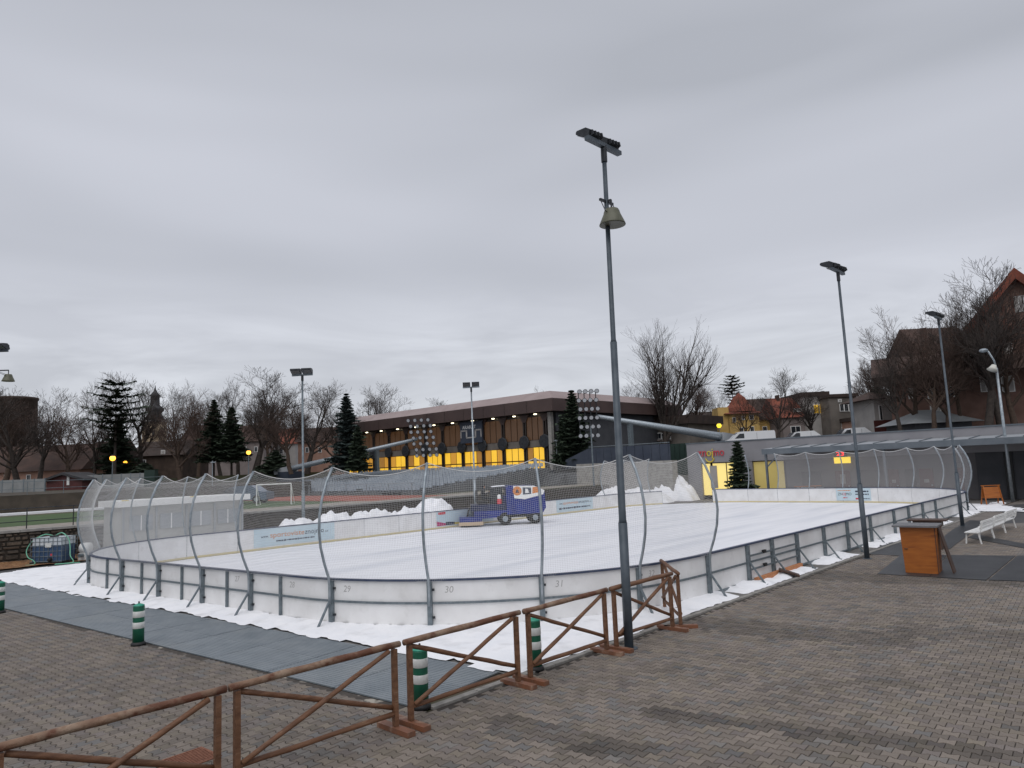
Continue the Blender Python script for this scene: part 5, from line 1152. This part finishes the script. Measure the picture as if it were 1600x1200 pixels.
t, lp = house('house', 'yellow corner house with a red turret roof behind the white van', 'house', 1141, 1190, 700, 646, 632, 104, 9, 'plaster_y', 'tile_red', 'hip', [(1147, 656, 3.5, 6), (1174, 652, 5, 6), (1159, 673, 4, 9), (1175, 672, 5, 10), (1161, 653, 3, 5)], .6, 4.7, ridge=.3)
s = 104/FPX; c_ = lp(1164, 640); MB().lathe([(2.6, 0), (2.2, .6), (1.6, 1.1), (.9, 2.2), (.05, 2.9)], 8, (c_.x, 2.4, c_.z-.2)).obj('turret_roof', K['tile_red'], t); MB().box((lp(1132, 670).x, 1.5, 3.2), (1.6, 3, 6.4)).obj('annex', K['plaster_y'], t)
house('house', 'long yellow house under a brown red roof next to the corner turret', 'house', 1190, 1226, 700, 655, 618, 105, 10, 'plaster_y', 'tile_brown', 'side', [(1195, 672, 5.5, 10), (1211, 673, 5, 10), (1203, 643.5, 6, 3, 'plaster_w')], .5, 4.7, [(1183, 620, 5)])
house('house', 'pinkish house with a steep red roof and a small dormer', 'house', 1226, 1261, 700, 652, 617, 100, 9, 'plaster_p', 'tile_red', 'side', [(1243, 671, 14, 9), (1246, 641, 12, 4, 'plaster_w')], .4, 4.7, [(1231, 613, 4)])
house('house', 'pale house with a glowing amber upper window behind a bare tree', 'house', 1261, 1301, 700, 619, 612, 101, 8, 'plaster_w', 'tile_dark', 'flat', [(1275, 639, 7, 13, 'lit'), (1284, 639, 7, 13, 'lit'), (1290, 672, 6, 7)], .2, 4.7, [(1302, 607, 4)])
house('house', 'grey brown three storey house with a dark balcony floor', 'house', 1302, 1346, 700, 620, 615, 98, 8, 'plaster_g', 'tile_dark', 'flat', [(1315, 637, 5, 10), (1322, 637, 5, 10), (1329, 637, 5, 10), (1320, 664, 9, 12), (1312, 626, 4, 3, 'plaster_w')], .25, 4.7)
house('house', 'low yellowish garden house beside the grey brown house', 'house', 1346, 1364, 700, 656, 650, 93, 5, 'plaster_o', 'tile_dark', 'flat', [(1352, 668, 3, 8), (1359, 668, 3, 8)], .2, 4.7)
house('house', 'small white walled house on a red base with a curved dark eave', 'house', 1372, 1401, 700, 623, 608, 84, 6, 'plaster_w', 'tile_brown', 'hip', [(1376, 645, 3, 22), ], .9, 4.7)
MB().box2((0, 0, 0), (1, 1, 1))
p = PD(1372, 690, 83.7); q_ = PD(1402, 690, 83.7)
tag(MB().add([(p.x, p.y, 4.6), (q_.x, q_.y, 4.6), (q_.x, q_.y, zat(1390, 656, 83.7)), (p.x, p.y, zat(1390, 656, 83.7)), (p.x-.2, p.y-.2, 4.6), (q_.x-.2, q_.y-.2, 4.6), (q_.x-.2, q_.y-.2, zat(1390, 656, 83.7)), (p.x-.2, p.y-.2, zat(1390, 656, 83.7))], [(0, 1, 2, 3), (7, 6, 5, 4), (0, 4, 5, 1), (1, 5, 6, 2), (2, 6, 7, 3), (3, 7, 4, 0)]).obj('board_fence', K['door_red']), 'dark red board fence under the small white house', 'fence')
# big villa on the right
t, lp = house('villa', 'large dark villa with red gable roof and half timbered front behind bare trees', 'house', 1508, 1738, 690, 520, 415, 74, 14, 'plaster_v', 'tile_red', 'gable', [(1545, 545, 9, 16, 'plaster_w'), (1575, 545, 9, 16, 'plaster_w'), (1540, 600, 12, 22, 'plaster_w'), (1575, 600, 14, 22, 'plaster_w'), (1592, 475, 12, 22, 'plaster_w'), (1520, 548, 6, 14, 'plaster_w')], 1.0, 5.0, yaw=TH-math.radians(33))
s = 74/FPX
for px, py0, py1 in ((1530, 520, 570), (1560, 520, 575), (1588, 462, 520), (1572, 478, 520)):
    a, b_ = lp(px, py1), lp(px, py0); MB().box2((a.x-.13, -.1, a.z), (a.x+.13, -.003, b_.z)).obj('timber_post', K['timber'], t)
for py in (520, 572): a = lp(1508, py); MB().box2((-.2, -.13, a.z-.2), (10.8, -.02, a.z+.2)).obj('timber_band', K['timber'], t)
a = lp(1508, 583); r_ = MB().slab([(-1, -2.6, a.z-.2), (11.5, -2.6, a.z-.2), (11.5, .0, a.z+1.6), (-1, .0, a.z+1.6)], .2); r_.obj('lean_to_roof', K['tile_brown'], t)
t, lp = house('villa', 'lower dark wing of the villa with a wide brown eave and chimney', 'house', 1398, 1510, 690, 585, 545, 77, 10, 'plaster_v', 'tile_brown', 'side', [(1425, 615, 8, 14, 'plaster_w'), (1455, 615, 8, 14, 'plaster_w'), (1485, 612, 8, 14), (1462, 640, 12, 10, 'plaster_w')], 1.6, 5.0, [(1444, 503, 9)], yaw=TH-math.radians(28))
house('villa', 'steep brown roofed middle section of the villa', 'house', 1470, 1545, 690, 560, 500, 80, 9, 'plaster_v', 'tile_brown', 'side', [(1480, 570, 6, 12, 'plaster_w'), (1500, 568, 6, 12, 'plaster_w')], .8, 5.0, ridge=.35)
t, lp = house('pavilion', 'small pavilion with a pale grey tin hip roof above the grey building', 'pavilion', 1433, 1522, 690, 660, 637, 70, 5.5, 'render_dk', 'tin', 'hip', [], .8, 4.7, ridge=.36)
for i in range(6): x = 0.2+i*1.05; MB().box2((x, -.5, lp(1480, 661).z-.05), (x+.06, -.44, lp(1480, 661).z+.02)).obj('roof_seam', K['canopy'], t)
p0, p1 = PD(1495, 690, 79), PD(1700, 690, 72)
b = MB(); b.add([(p0.x, p0.y, 4.6), (p1.x, p1.y, 4.6), (p1.x, p1.y, zat(1600, 628, 74)), (p0.x, p0.y, zat(1500, 634, 78)), (p0.x-4, p0.y+6, 4.6), (p1.x+4, p1.y+8, 4.6), (p1.x+4, p1.y+8, zat(1600, 628, 74)), (p0.x-4, p0.y+6, zat(1500, 634, 78))], [(0, 1, 2, 3), (3, 2, 6, 7), (1, 5, 6, 2), (4, 0, 3, 7), (5, 4, 7, 6)])
tag(b.obj('garden_wall', K['brick_dk']), 'dark brown garden wall and bank in front of the villa', 'wall')
tag(MB().box2((PD(1030, 690, 118).x-14, PD(1030, 690, 118).y, 4.7), (PD(1030, 690, 118).x+6, PD(1030, 690, 118).y+9, zat(1040, 655, 118))).obj('long_house', K['brick_dk']), 'dark low building behind the big upright tree', 'building')
t, lp = house('house', 'dim dark hillside house with a brown roof left of the street lamp', 'house', 1098, 1140, 700, 662, 640, 116, 9, 'brick_dk', 'tile_dark', 'side', [(1108, 671, 4, 7), (1120, 671, 4, 7)], .5, 4.7)
# left side buildings
def bld(*a, **k): return house(*a, **k)
p = PD(20, 700, 108)
t = thing('brick_tower', 'massive dark brick round tower at the left edge', 'tower', (p.x, p.y, 4.5))
zt_ = zat(20, 622, 108)-4.5; MB().lathe([(3.2, 0), (3.0, zt_*.97), (3.15, zt_*.975), (3.15, zt_)], 20).obj('shaft', K['brick_dk'], t, True)
bld('house', 'long low salmon walled house with a brown roof behind the grey fence', 'house', -40, 124, 760, 737, 694, 100, 10, 'plaster_o', 'tile_brown', 'side', [(10, 746, 5, 7), (45, 746, 5, 7), (95, 746, 5, 7)], .5, 4.2)
bld('house', 'dark roofed house in the shade of the layered conifer', 'house', 128, 175, 760, 726, 688, 112, 9, 'plaster_g', 'tile_dark', 'side', [(150, 738, 5, 7)], .5, 4.2)
bld('house', 'wide dark roofed house below the church tower', 'house', 203, 285, 760, 712, 687, 118, 10, 'brick_dk', 'tile_dark', 'side', [(255, 707, 5, 6, 'plaster_w'), (225, 722, 5, 6)], .5, 4.2)
bld('house', 'pinkish tall house left of the two spruces', 'house', 284, 322, 760, 698, 662, 150, 9, 'plaster_p', 'tile_brown', 'side', [(293, 710, 4, 6, 'plaster_w'), (308, 710, 4, 6, 'plaster_w')], .5, 4.2, [(312, 655, 9)])
bld('house', 'dim pinkish house seen between the trunks of the two spruces', 'house', 318, 368, 760, 706, 680, 145, 9, 'plaster_p', 'tile_brown', 'side', [(335, 718, 4, 7), (352, 718, 4, 7)], .5, 3.4)
bld('house', 'house with a reddish brown roof right of the two spruces', 'house', 366, 412, 760, 690, 662, 140, 9, 'plaster_p', 'tile_brown', 'side', [(383, 702, 4, 7), (400, 702, 4, 7)], .5, 4.2)
bld('house', 'white house with an orange red roof behind the bare trees left of the lamp pole', 'house', 412, 462, 760, 694, 668, 150, 9, 'plaster_w', 'tile_red', 'side', [(425, 705, 4, 7), (440, 705, 4, 7)], .5, 4.2, [(422, 662, 4)])
bld('house', 'brownish house half hidden behind the blue spruce', 'house', 466, 520, 760, 690, 666, 130, 9, 'plaster_o', 'tile_brown', 'side', [(480, 703, 4, 7), (500, 703, 4, 7)], .5, 4.2)
t, lp = house('hut', 'dark red wooden hut with a low black roof next to the grey fence', 'hut', 72, 128, 770, 747, 738, 80, 4, 'door_red', 'slate', 'gable', [], .5, 3.3)
c_ = lp(107, 751); MB().box((c_.x, -.05, c_.z), (.28, .08, 1.0)).obj('white_panel', K['white_paint'], t)
def sheet_fence(label, px0, px1, pyb, pyt, d, n, mt_='fence_grey'):
    a, b_ = PD(px0, pyb, d), PD(px1, pyb, d); t = thing('sheet_fence', label, 'fence', a, math.atan2(b_.y-a.y, b_.x-a.x)); L_ = (Vector((b_.x, b_.y, 0))-Vector((a.x, a.y, 0))).length; zt = zat(px0, pyt, d)-a.z
    for i in range(n): MB().box2((L_*i/n+.03, -.03, -.6), (L_*(i+1)/n-.03, .03, zt)).obj('panel', K[mt_], t)
    for i in range(n+1): MB().box2((L_*i/n-.04, -.06, -.6), (L_*i/n+.04, .06, zt+.06)).obj('post', K['steel'], t)
sheet_fence('grey sheet fence at the left below the salmon house', -30, 70, 768, 752, 76, 6)
sheet_fence('grey sheet fence running right of the red hut', 131, 233, 766, 743, 82, 7)
p = PD(236, 752, 81); tag(MB().box((p.x, p.y, 4.0), (1.2, .8, 2.2), TH).obj('green_cabinet', K['green_dk']), 'dark green cabinet at the right end of the grey sheet fence', 'cabinet')
# church tower
d = 190; p = PD(241, 700, d); s = d/FPX; z0_ = 5.0
t = thing('church_tower', 'church tower with dark onion dome and spire and pale yellow shaft', 'tower', (p.x, p.y, z0_), TH); zz = lambda py: zat(241, py, d)-z0_
MB().box2((-13*s, -13*s, -1), (13*s, 13*s, zz(660))).obj('shaft', K['plaster_c'], t)
MB().box2((-15*s, -15*s, zz(660)+.002), (15*s, 15*s, zz(657))).obj('cornice', K['plaster_w'], t)
MB().lathe([(14.5*s, zz(657)), (12*s, zz(650)), (9*s, zz(646)), (13*s, zz(642)), (13.5*s, zz(639)), (9*s, zz(635)), (7*s, zz(633)), (6.5*s, zz(620)), (8.5*s, zz(618.5)), (5*s, zz(615)), (3*s, zz(612)), (1.4*s, zz(609)), (.3*s, zz(602))], 12).obj('dome', K['slate'], t, True)
for x in (-5, 5): w_ = MB().box((x*s, -13*s-.05, zz(678)), (4*s, .2, 9*s)).obj('louvre_window', K['slate'], t)

# ------------------------------------------------------------------ vehicles
def van(label, p, rz, mt_, L_=5.6, H_=2.3, cat='van'):
    t = thing('parked_'+cat, label, cat, p, rz); prf = [(0, .35), (0, H_*.52), (L_*.10, H_*.60), (L_*.24, H_*.97), (L_*.30, H_), (L_-.1, H_), (L_, H_*.9), (L_, .35)] if cat == 'van' else [(0, .3), (0, H_*.5), (L_*.22, H_*.62), (L_*.36, H_*.98), (L_*.70, H_), (L_*.86, H_*.66), (L_, H_*.6), (L_, .3)]
    m = len(prf); b = MB(); b.add([(x, -.95, z) for x, z in prf]+[(x, .95, z) for x, z in prf], [tuple(range(m))[::-1], tuple(range(m, 2*m))]+[(i, (i+1) % m, m+(i+1) % m, m+i) for i in range(m)]); bo = b.obj('body', K[mt_], t)
    for s_ in (-1, 1): MB().slab([(L_*.16, s_*.96, H_*.60), (L_*.36, s_*.96, H_*.60), (L_*.36, s_*.96, H_*.88), (L_*.27, s_*.96, H_*.88)], .01).obj('side_window', K['glass_dark'], t); MB().box((L_*.62, s_*.955, H_*.55), (.02, .015, H_*.7)).obj('door_seam', K['dark_metal'], t)
    MB().slab([(L_*.12, -.8, H_*.63), (L_*.12, .8, H_*.63), (L_*.225, .8, H_*.94), (L_*.225, -.8, H_*.94)][::-1], .02).obj('windscreen', K['glass_dark'], t)
    for x in (L_*.18, L_*.80):
        for s_ in (-1, 1): w_ = MB().lathe([(.2, -.1), (.34, -.1), (.34, .1), (.2, .1)], 16, (x, s_*.86, .34), Vector((0, 1, 0))).obj('wheel', K['tyre'], t); MB().lathe([(.19, -.11), (.19, .11)], 12, (x, s_*.86, .34), Vector((0, 1, 0))).obj('rim', K['steel_l'], w_)
    for s_ in (-1, 1): MB().box((-.005, s_*.68, H_*.42), (.04, .3, .16)).obj('headlight', K['lens'], t)
p = PD(1134, 690, 80); van('white panel van parked on the street behind the grey building roof', (p.x, p.y, 4.7), TH-.12, 'car_white', 5.2, 1.85)
p = PD(1224, 690, 79); van('low white car parked under the bare trees behind the roof', (p.x, p.y, 4.7), TH-.1, 'car_white', 4.4, 1.6, 'car')
p = PD(1303, 690, 78); van('white car parked in front of the grey brown house', (p.x, p.y, 4.7), TH-.1, 'car_white', 4.3, 1.7, 'car')
p = PD(344, 800, 60); van('blue grey car with a snowy roof parked beyond the white cabin', (p.x, p.y, WZ+.02), TH, 'car_blue', 4.2, 1.5, 'car')
# ------------------------------------------------------------------ street lamps
def lampost(label, px, py, d, zg, m_='bulb', r=.28):
    p = PD(px, py, d); t = thing('street_lamp', label, 'street lamp', (p.x, p.y, zg)); h = p.z-zg
    MB().tube([(0, 0, 0), (0, 0, h-.2)], [.07, .045], 8).obj('pole', K['steel'], t); MB().ball((0, 0, h), r, 10, 7).obj('lamp_globe', K[m_], t, True); MB().lathe([(r*.7, 0), (r*.5, .15)], 10, (0, 0, h+r*.75)).obj('lamp_cap', K['dark_metal'], t)
lampost('glowing orange street lamp beside the layered conifer', 176, 716, 84, 4.0, 'bulb', .32)
lampost('smaller glowing orange street lamp in the shadow under the conifer', 196, 722.5, 96, 4.2, 'bulb', .26)
lampost('glowing orange street lamp in front of the bare tree right of the spruces', 388.5, 707, 90, 4.2, 'bulb', .28)
lampost('round yellow street lamp beside the yellow corner house', 1123.5, 665, 92, 4.7, 'bulb_y', .30)
lampost('small white lamp at the low yellowish garden house', 1349.5, 672, 88, 4.7, 'bulb_w', .15)
for px, py0, d in ((332, 720, 72),):
    p = PD(px, py0, d); t = thing('street_lamp', 'thin unlit pale lamp post above the net at the left', 'street lamp', (p.x, p.y, 3.1)); MB().tube([(0, 0, 0), (0, 0, p.z-3.1)], .05, 8).obj('pole', K['steel_l'], t); MB().box((.2, 0, p.z-3.25), (.5, .15, .1), TH).obj('lamp_head', K['steel_l'], t)
p = PD(869, 688, 78); t = thing('street_lamp', 'thin unlit pole beside the speckled corner pillar of the hall', 'street lamp', (p.x, p.y, HZ)); MB().tube([(0, 0, 0), (0, 0, p.z-HZ)], .04, 8).obj('pole', K['steel_l'], t); MB().box((-.1, 0, p.z-HZ), (.4, .12, .1), TH).obj('lamp_head', K['steel_l'], t)
p = PD(923, 665, 70); t = thing('utility_pole', 'slim grey pole in front of the second floodlight head', 'pole', (p.x, p.y, 0)); MB().tube([(0, 0, 0), (0, 0, p.z)], [.10, .06], 8).obj('pole', K['steel'], t); MB().lathe([(.12, 0), (.12, .12)], 10, (0, 0, p.z)).obj('pole_cap', K['dark_metal'], t)

# ------------------------------------------------------------------ trees
def bare_tree(seed, H, style):
    q = random.Random(seed); tr_ = MB(); cr_ = MB()
    def rnd(a, b): return a+(b-a)*q.random()
    def branch(p, d, L_, r, lev, maxlev):
        m = 4 if lev < 2 else (3 if lev < 4 else 2); P = [p]; Rr = [r]; dd = d.copy()
        for i in range(m):
            dd = (dd+Vector((rnd(-1, 1), rnd(-1, 1), rnd(-.6, .9)))*((.07 if style == 'up' else .16) if lev < 2 else .25)).normalized()
            if style == 'up': dd = (dd+Vector((0, 0, .10))).normalized()
            elif lev >= 1: dd = (dd+Vector((0, 0, .07))).normalized()
            P.append(P[-1]+dd*(L_/m)); Rr.append(max(r*(1-(.60*(i+1)/m)), .0095))
        (tr_ if lev < 2 else cr_).tube(P, Rr, 7 if lev == 0 else (5 if lev < 3 else 3), False)
        if lev >= maxlev: return
        nchild = {0: 9, 1: 7, 2: 5, 3: 4, 4: 2}[lev] if style != 'up' else {0: 8, 1: 11, 2: 6, 3: 3, 4: 1}[lev]
        for k in range(nchild):
            u = (rnd(.3, 1.0) if style != 'up' else rnd(.18, 1)) if lev > 0 else rnd(.38, 1.0)
            if k == 0: u = 1.0
            x = u*m; i = min(int(x), m-1); pp = P[i]+(P[i+1]-P[i])*(x-i); rr = (Rr[i]+(Rr[i+1]-Rr[i])*(x-i))
            ax = (P[i+1]-P[i]).normalized(); a = ax.orthogonal().normalized(); a.rotate(Matrix.Rotation(rnd(0, 6.283), 3, ax))
            sp = rnd(.35, .62) if style == 'up' else (rnd(.4, .85) if lev < 2 else rnd(.4, .95))
            if k == 0: sp *= .4
            nd = (ax*math.cos(sp)+a*math.sin(sp)).normalized()
            if lev == 0 and style == 'up': nd = (Vector((a.x, a.y, 0))*rnd(.05, .62)+Vector((0, 0, 1))).normalized()
            fr = rnd(.5, .72) if lev > 1 else (rnd(.42, .72) if lev == 0 else rnd(.45, .65))
            if style == 'up' and lev == 0: fr = rnd(2.3, 3.1)
            if style == 'up' and lev == 1: fr = rnd(.26, .42)
            branch(pp, nd, L_*fr*(1.15-.35*u if lev else 1), max(rr*rnd(.55, .76), .0095), lev+1, maxlev)
    L0 = H*(.56 if style != 'up' else .26)
    branch(Vector((0, 0, -.3)), Vector((rnd(-.06, .06), rnd(-.06, .06), 1)).normalized(), L0, H*.026, 0, 5)
    zm = max(v[2] for v in cr_.v); k = H/zm
    for b in (tr_, cr_): b.v = [(x*k, y*k, z*k) for x, y, z in b.v]
    return tr_, cr_
protos = []
def make_bare(seed, H, style, bark, twig):
    a, b = bare_tree(seed, H, style); r = thing('bare_tree', 'x', 'tree'); a.obj('trunk', K[bark], r, True); b.obj('crown', K[twig], r)
    ws = [math.hypot(v[0], v[1]) for v in b.v]; ws.sort(); r['w'] = ws[int(len(ws)*.93)]; return r
protos = [(make_bare(11, 12, 'wide', 'bark', 'twig'), 12), (make_bare(23, 12, 'wide', 'bark', 'twig'), 12), (make_bare(37, 12, 'wide', 'bark_b', 'twig_r'), 12), (make_bare(58, 16, 'up', 'bark', 'twig'), 16), (make_bare(71, 12, 'wide', 'bark_b', 'twig_r'), 12)]
used = set()
def plant(kind, px, pyt, wpx, d, zg, label, group=None, rz=None):
    r, Hh = protos[kind]; p = PD(px, 700, d); zg = min(zg, hz(p.x)+.05) if px < 330 else zg; zt_ = PD(px, pyt, d).z; H = zt_-zg; sz = H/Hh; half = wpx*d/FPX/2*(1.3 if px < 700 else 1.12); sx = half/r['w']; rz = R_.random()*6.28 if rz is None else rz
    if kind not in used:
        used.add(kind); o = r; o.location = (p.x, p.y, zg); o.rotation_euler = (0, 0, rz); o.scale = (sx, sx, sz); o['label'] = label
        if group: o['group'] = group
    else: copy_tree(r, (p.x, p.y, zg), rz, (sx, sx, sz), label, group)
GL = 'bare trees behind the rink on the left'; LL = 'bare tree in the row along the slope behind the left net'
plant(0, 30, 597, 118, 86, 4.3, 'bare forked tree in front of the dark brick tower')
plant(1, 62, 606, 80, 97, 4.8, 'bare tree over the salmon house, next to the brick tower')
plant(2, 108, 616, 72, 90, 4.4, 'bare tree rising behind the dark red hut')
plant(0, 150, 587, 66, 95, 4.7, 'bare tree just left of the layered conifer')
plant(1, 216, 580, 92, 100, 4.9, 'bare tree between the layered conifer and the church dome')
plant(2, 283, 606, 84, 92, 4.5, 'bare dark tree just right of the church tower')
plant(0, 262, 590, 60, 120, 5, 'thin bare tree behind the church tower'); plant(4, 310, 612, 56, 112, 5, 'thin bare tree left of the two spruces')
plant(1, 397, 578, 108, 98, 4.2, 'tall bare tree beside the orange street lamp')
plant(2, 420, 590, 60, 115, 4.2, 'bare tree above the orange red roof')
plant(0, 480, 588, 104, 102, 4.2, 'tall bare tree behind the lamp pole')
plant(4, 455, 630, 66, 90, 4.2, 'low dark bare tree left of the blue spruce')
plant(1, 578, 600, 76, 112, 4.2, 'bare tree behind the left end of the hall roof'); plant(0, 603, 601, 52, 116, 4.2, 'small round bare tree showing over the hall roof beside the blue spruce')
plant(2, 852, 599, 44, 120, 3.9, 'bare treetop showing over the middle of the hall roof'); plant(1, 690, 622, 60, 130, 3.9, 'faint bare treetop over the long pinkish roof')
plant(3, 1040, 495, 140, 95, 4.7, 'big upright bare tree with many steep limbs behind the tall lamp pole', rz=1.2)
plant(0, 1004, 590, 70, 100, 4.7, 'low bare tree at the foot of the big upright tree'); plant(4, 1092, 588, 60, 104, 4.7, 'bare tree between the big upright tree and the yellow house')
plant(1, 1118, 612, 50, 108, 4.7, 'bare shrubby tree beside the yellow street lamp')
plant(2, 1166, 598, 46, 96, 4.7, 'bare tree standing in front of the red turret'); plant(0, 1216, 567, 78, 90, 4.7, 'bare tree in front of the long yellow house'); plant(1, 1278, 598, 84, 90, 4.7, 'bare tree in front of the glowing amber window')
plant(4, 1372, 555, 62, 92, 4.7, 'bare tree leaning out beside the small white house'); plant(0, 1330, 598, 40, 118, 4.7, 'faint bare tree above the grey brown house')
plant(2, 1432, 474, 112, 72, 4.9, 'dense bare tree beside the villa chimney'); plant(4, 1458, 540, 90, 68.5, 4.9, 'bare tree with low spreading limbs over the tin roofed pavilion')
plant(1, 1545, 414, 150, 66.5, 4.9, 'large reddish bare tree covering the villa gable'); plant(2, 1592, 440, 120, 66.5, 4.9, 'bare reddish tree at the right edge before the villa'); plant(4, 1508, 470, 80, 71, 4.9, 'slender bare tree between villa chimney and gable')
plant(4, 6, 612, 90, 92, 4.3, 'bare tree at the picture edge left of the dark brick tower'); plant(2, 180, 600, 70, 108, 4.6, 'bare tree behind the layered conifer'); plant(1, 345, 606, 60, 122, 4.6, 'bare tree behind the two spruces'); plant(0, 372, 590, 70, 118, 4.6, 'bare tree right behind the lower spruce'); plant(2, 520, 612, 64, 118, 4.2, 'bare tree just left of the blue green spruce'); plant(1, 440, 606, 74, 124, 4.2, 'bare tree behind the white house with the orange red roof')
plant(0, 1412, 500, 96, 70, 4.9, 'bare tree at the left corner of the villa wing'); plant(2, 1485, 492, 110, 69, 4.9, 'wide bare tree before the middle roof of the villa'); plant(1, 1570, 430, 130, 64.8+2, 4.9, 'reddish bare tree between the gable tree and the edge tree')
# conifers
def conifer(label, px, pyt, pyb, wpx, d, zg, mt_, seed, style='spruce', name='conifer'):
    q = random.Random(seed); p = PD(px, 700, d); H = PD(px, pyt, d).z-zg; R0 = wpx*d/FPX/2; t = thing(name, label, 'tree', (p.x, p.y, zg)); b = MB(); zlo = max(.3, PD(px, pyb, d).z-zg)
    MB().tube([(0, 0, -.2), (0, 0, H*.97)], [max(.10, H*.018), .02], 7).obj('trunk', K['bark'], t)
    if style == 'cedar': lv = [zlo+(H-zlo)*i/9 for i in range(10)]
    else: n = max(16, int(H*3.0)); lv = [zlo+(H-zlo)*(i/n)**.95 for i in range(n)]
    for z in lv:
        u = (z-zlo)/(H-zlo); rad = R0*((1-u)**(.8 if style == 'spruce' else .5))*(.8+.4*q.random())
        if style == 'cedar': rad = R0*(.35+.65*math.sin(math.pi*min(1, .15+.8*(1-u))))*(.6+.5*q.random())
        nb = 12 if style == 'spruce' else 9
        for k in range(nb):
            a = 6.283*(k+q.random()*.8)/nb; L_ = rad*(.5+.65*q.random()); dr_ = Vector((math.cos(a), math.sin(a), -.22 if style == 'spruce' else .06)); sd = Vector((-math.sin(a), math.cos(a), 0)); m = max(4, int(L_/.22)); zj = (q.random()-.5)*(.5 if style == 'spruce' else .12)*min(1, rad)
            for j in range(m):
                s_ = (j+.6)/m; c_ = Vector((0, 0, z+zj))+dr_*(L_*s_)+Vector((0, 0, .10*L_*s_*s_)); w = ((.20+.26*(1-s_))*(L_*.8+.45) if style == 'spruce' else (.16+.16*(1-s_))*(L_*.8+.3))*(.7+.6*q.random())
                for sg_ in (-1, 1):
                    tip = c_+sd*(sg_*w)+dr_*(w*.55)+Vector((0, 0, (q.random()-.62)*w*.7)); b.add([c_-dr_*(.20), c_+dr_*(.26)+Vector((0, 0, .05)), tip], [(0, 1, 2)]); b.add([c_-dr_*.05, c_+dr_*.25, c_+sd*(sg_*w*.55)+Vector((0, 0, (-w*.6*q.random()-.08)*(1 if style == 'spruce' else .15)))], [(0, 1, 2)])
                b.add([c_-sd*.10*w, c_+sd*.10*w, c_+dr_*(L_/m*1.5)+Vector((0, 0, -.10*q.random()-.05))], [(0, 1, 2)])
    b.obj('crown', K[mt_], t)
conifer('dark layered conifer with flat horizontal branches behind the fence', 180, 601, 690, 90, 92, 4.4, 'needle', 5, 'cedar'); conifer('dark shaggy conifer under the layered one', 185, 650, 735, 70, 96, 4.6, 'needle', 6)
conifer('taller of the two dark spruces near the orange street lamp', 334, 622, 715, 56, 98, 4.3, 'needle', 7); conifer('lower and broader of the two dark spruces near the orange street lamp', 362, 634, 715, 62, 97, 4.3, 'needle', 8)
conifer('blue green spruce at the left end of the hall', 542, 612, 728, 70, 88, 4.0, 'needle_b', 9); conifer('dark broad evergreen tucked under the left end of the hall roof', 560, 664, 728, 44, 86, 4.0, 'needle', 10)
conifer('tall dark conifer beside the hall corner behind the floodlight head', 897, 606, 720, 74, 77, 3.9, 'needle', 11); conifer('black green conifer behind the hall corner pillar', 880, 650, 722, 40, 80, 3.9, 'needle', 12)
conifer('dark pine crown above the red turret', 1151, 588, 630, 44, 116, 4.7, 'needle', 13, 'cedar')
conifer('dark evergreen treetop left of the small white house', 1382, 590, 640, 36, 90, 4.7, 'needle', 17)
pz = PY(1150, 765, 58.6)
conifer('small young spruce standing before the lit windows of the grey building', 1152, 686, 764, 46, depth(pz.x, 58.2), 0.0, 'needle', 14)
conifer('round dark evergreen bush above the low end of the tilted mast', 430, 702, 738, 62, 96, 4.2, 'needle', 15, name='evergreen_bush'); conifer('dark shrub between the orange street lamps and the church house', 225, 722, 748, 60, 92, 4.2, 'needle', 16, name='evergreen_bush')
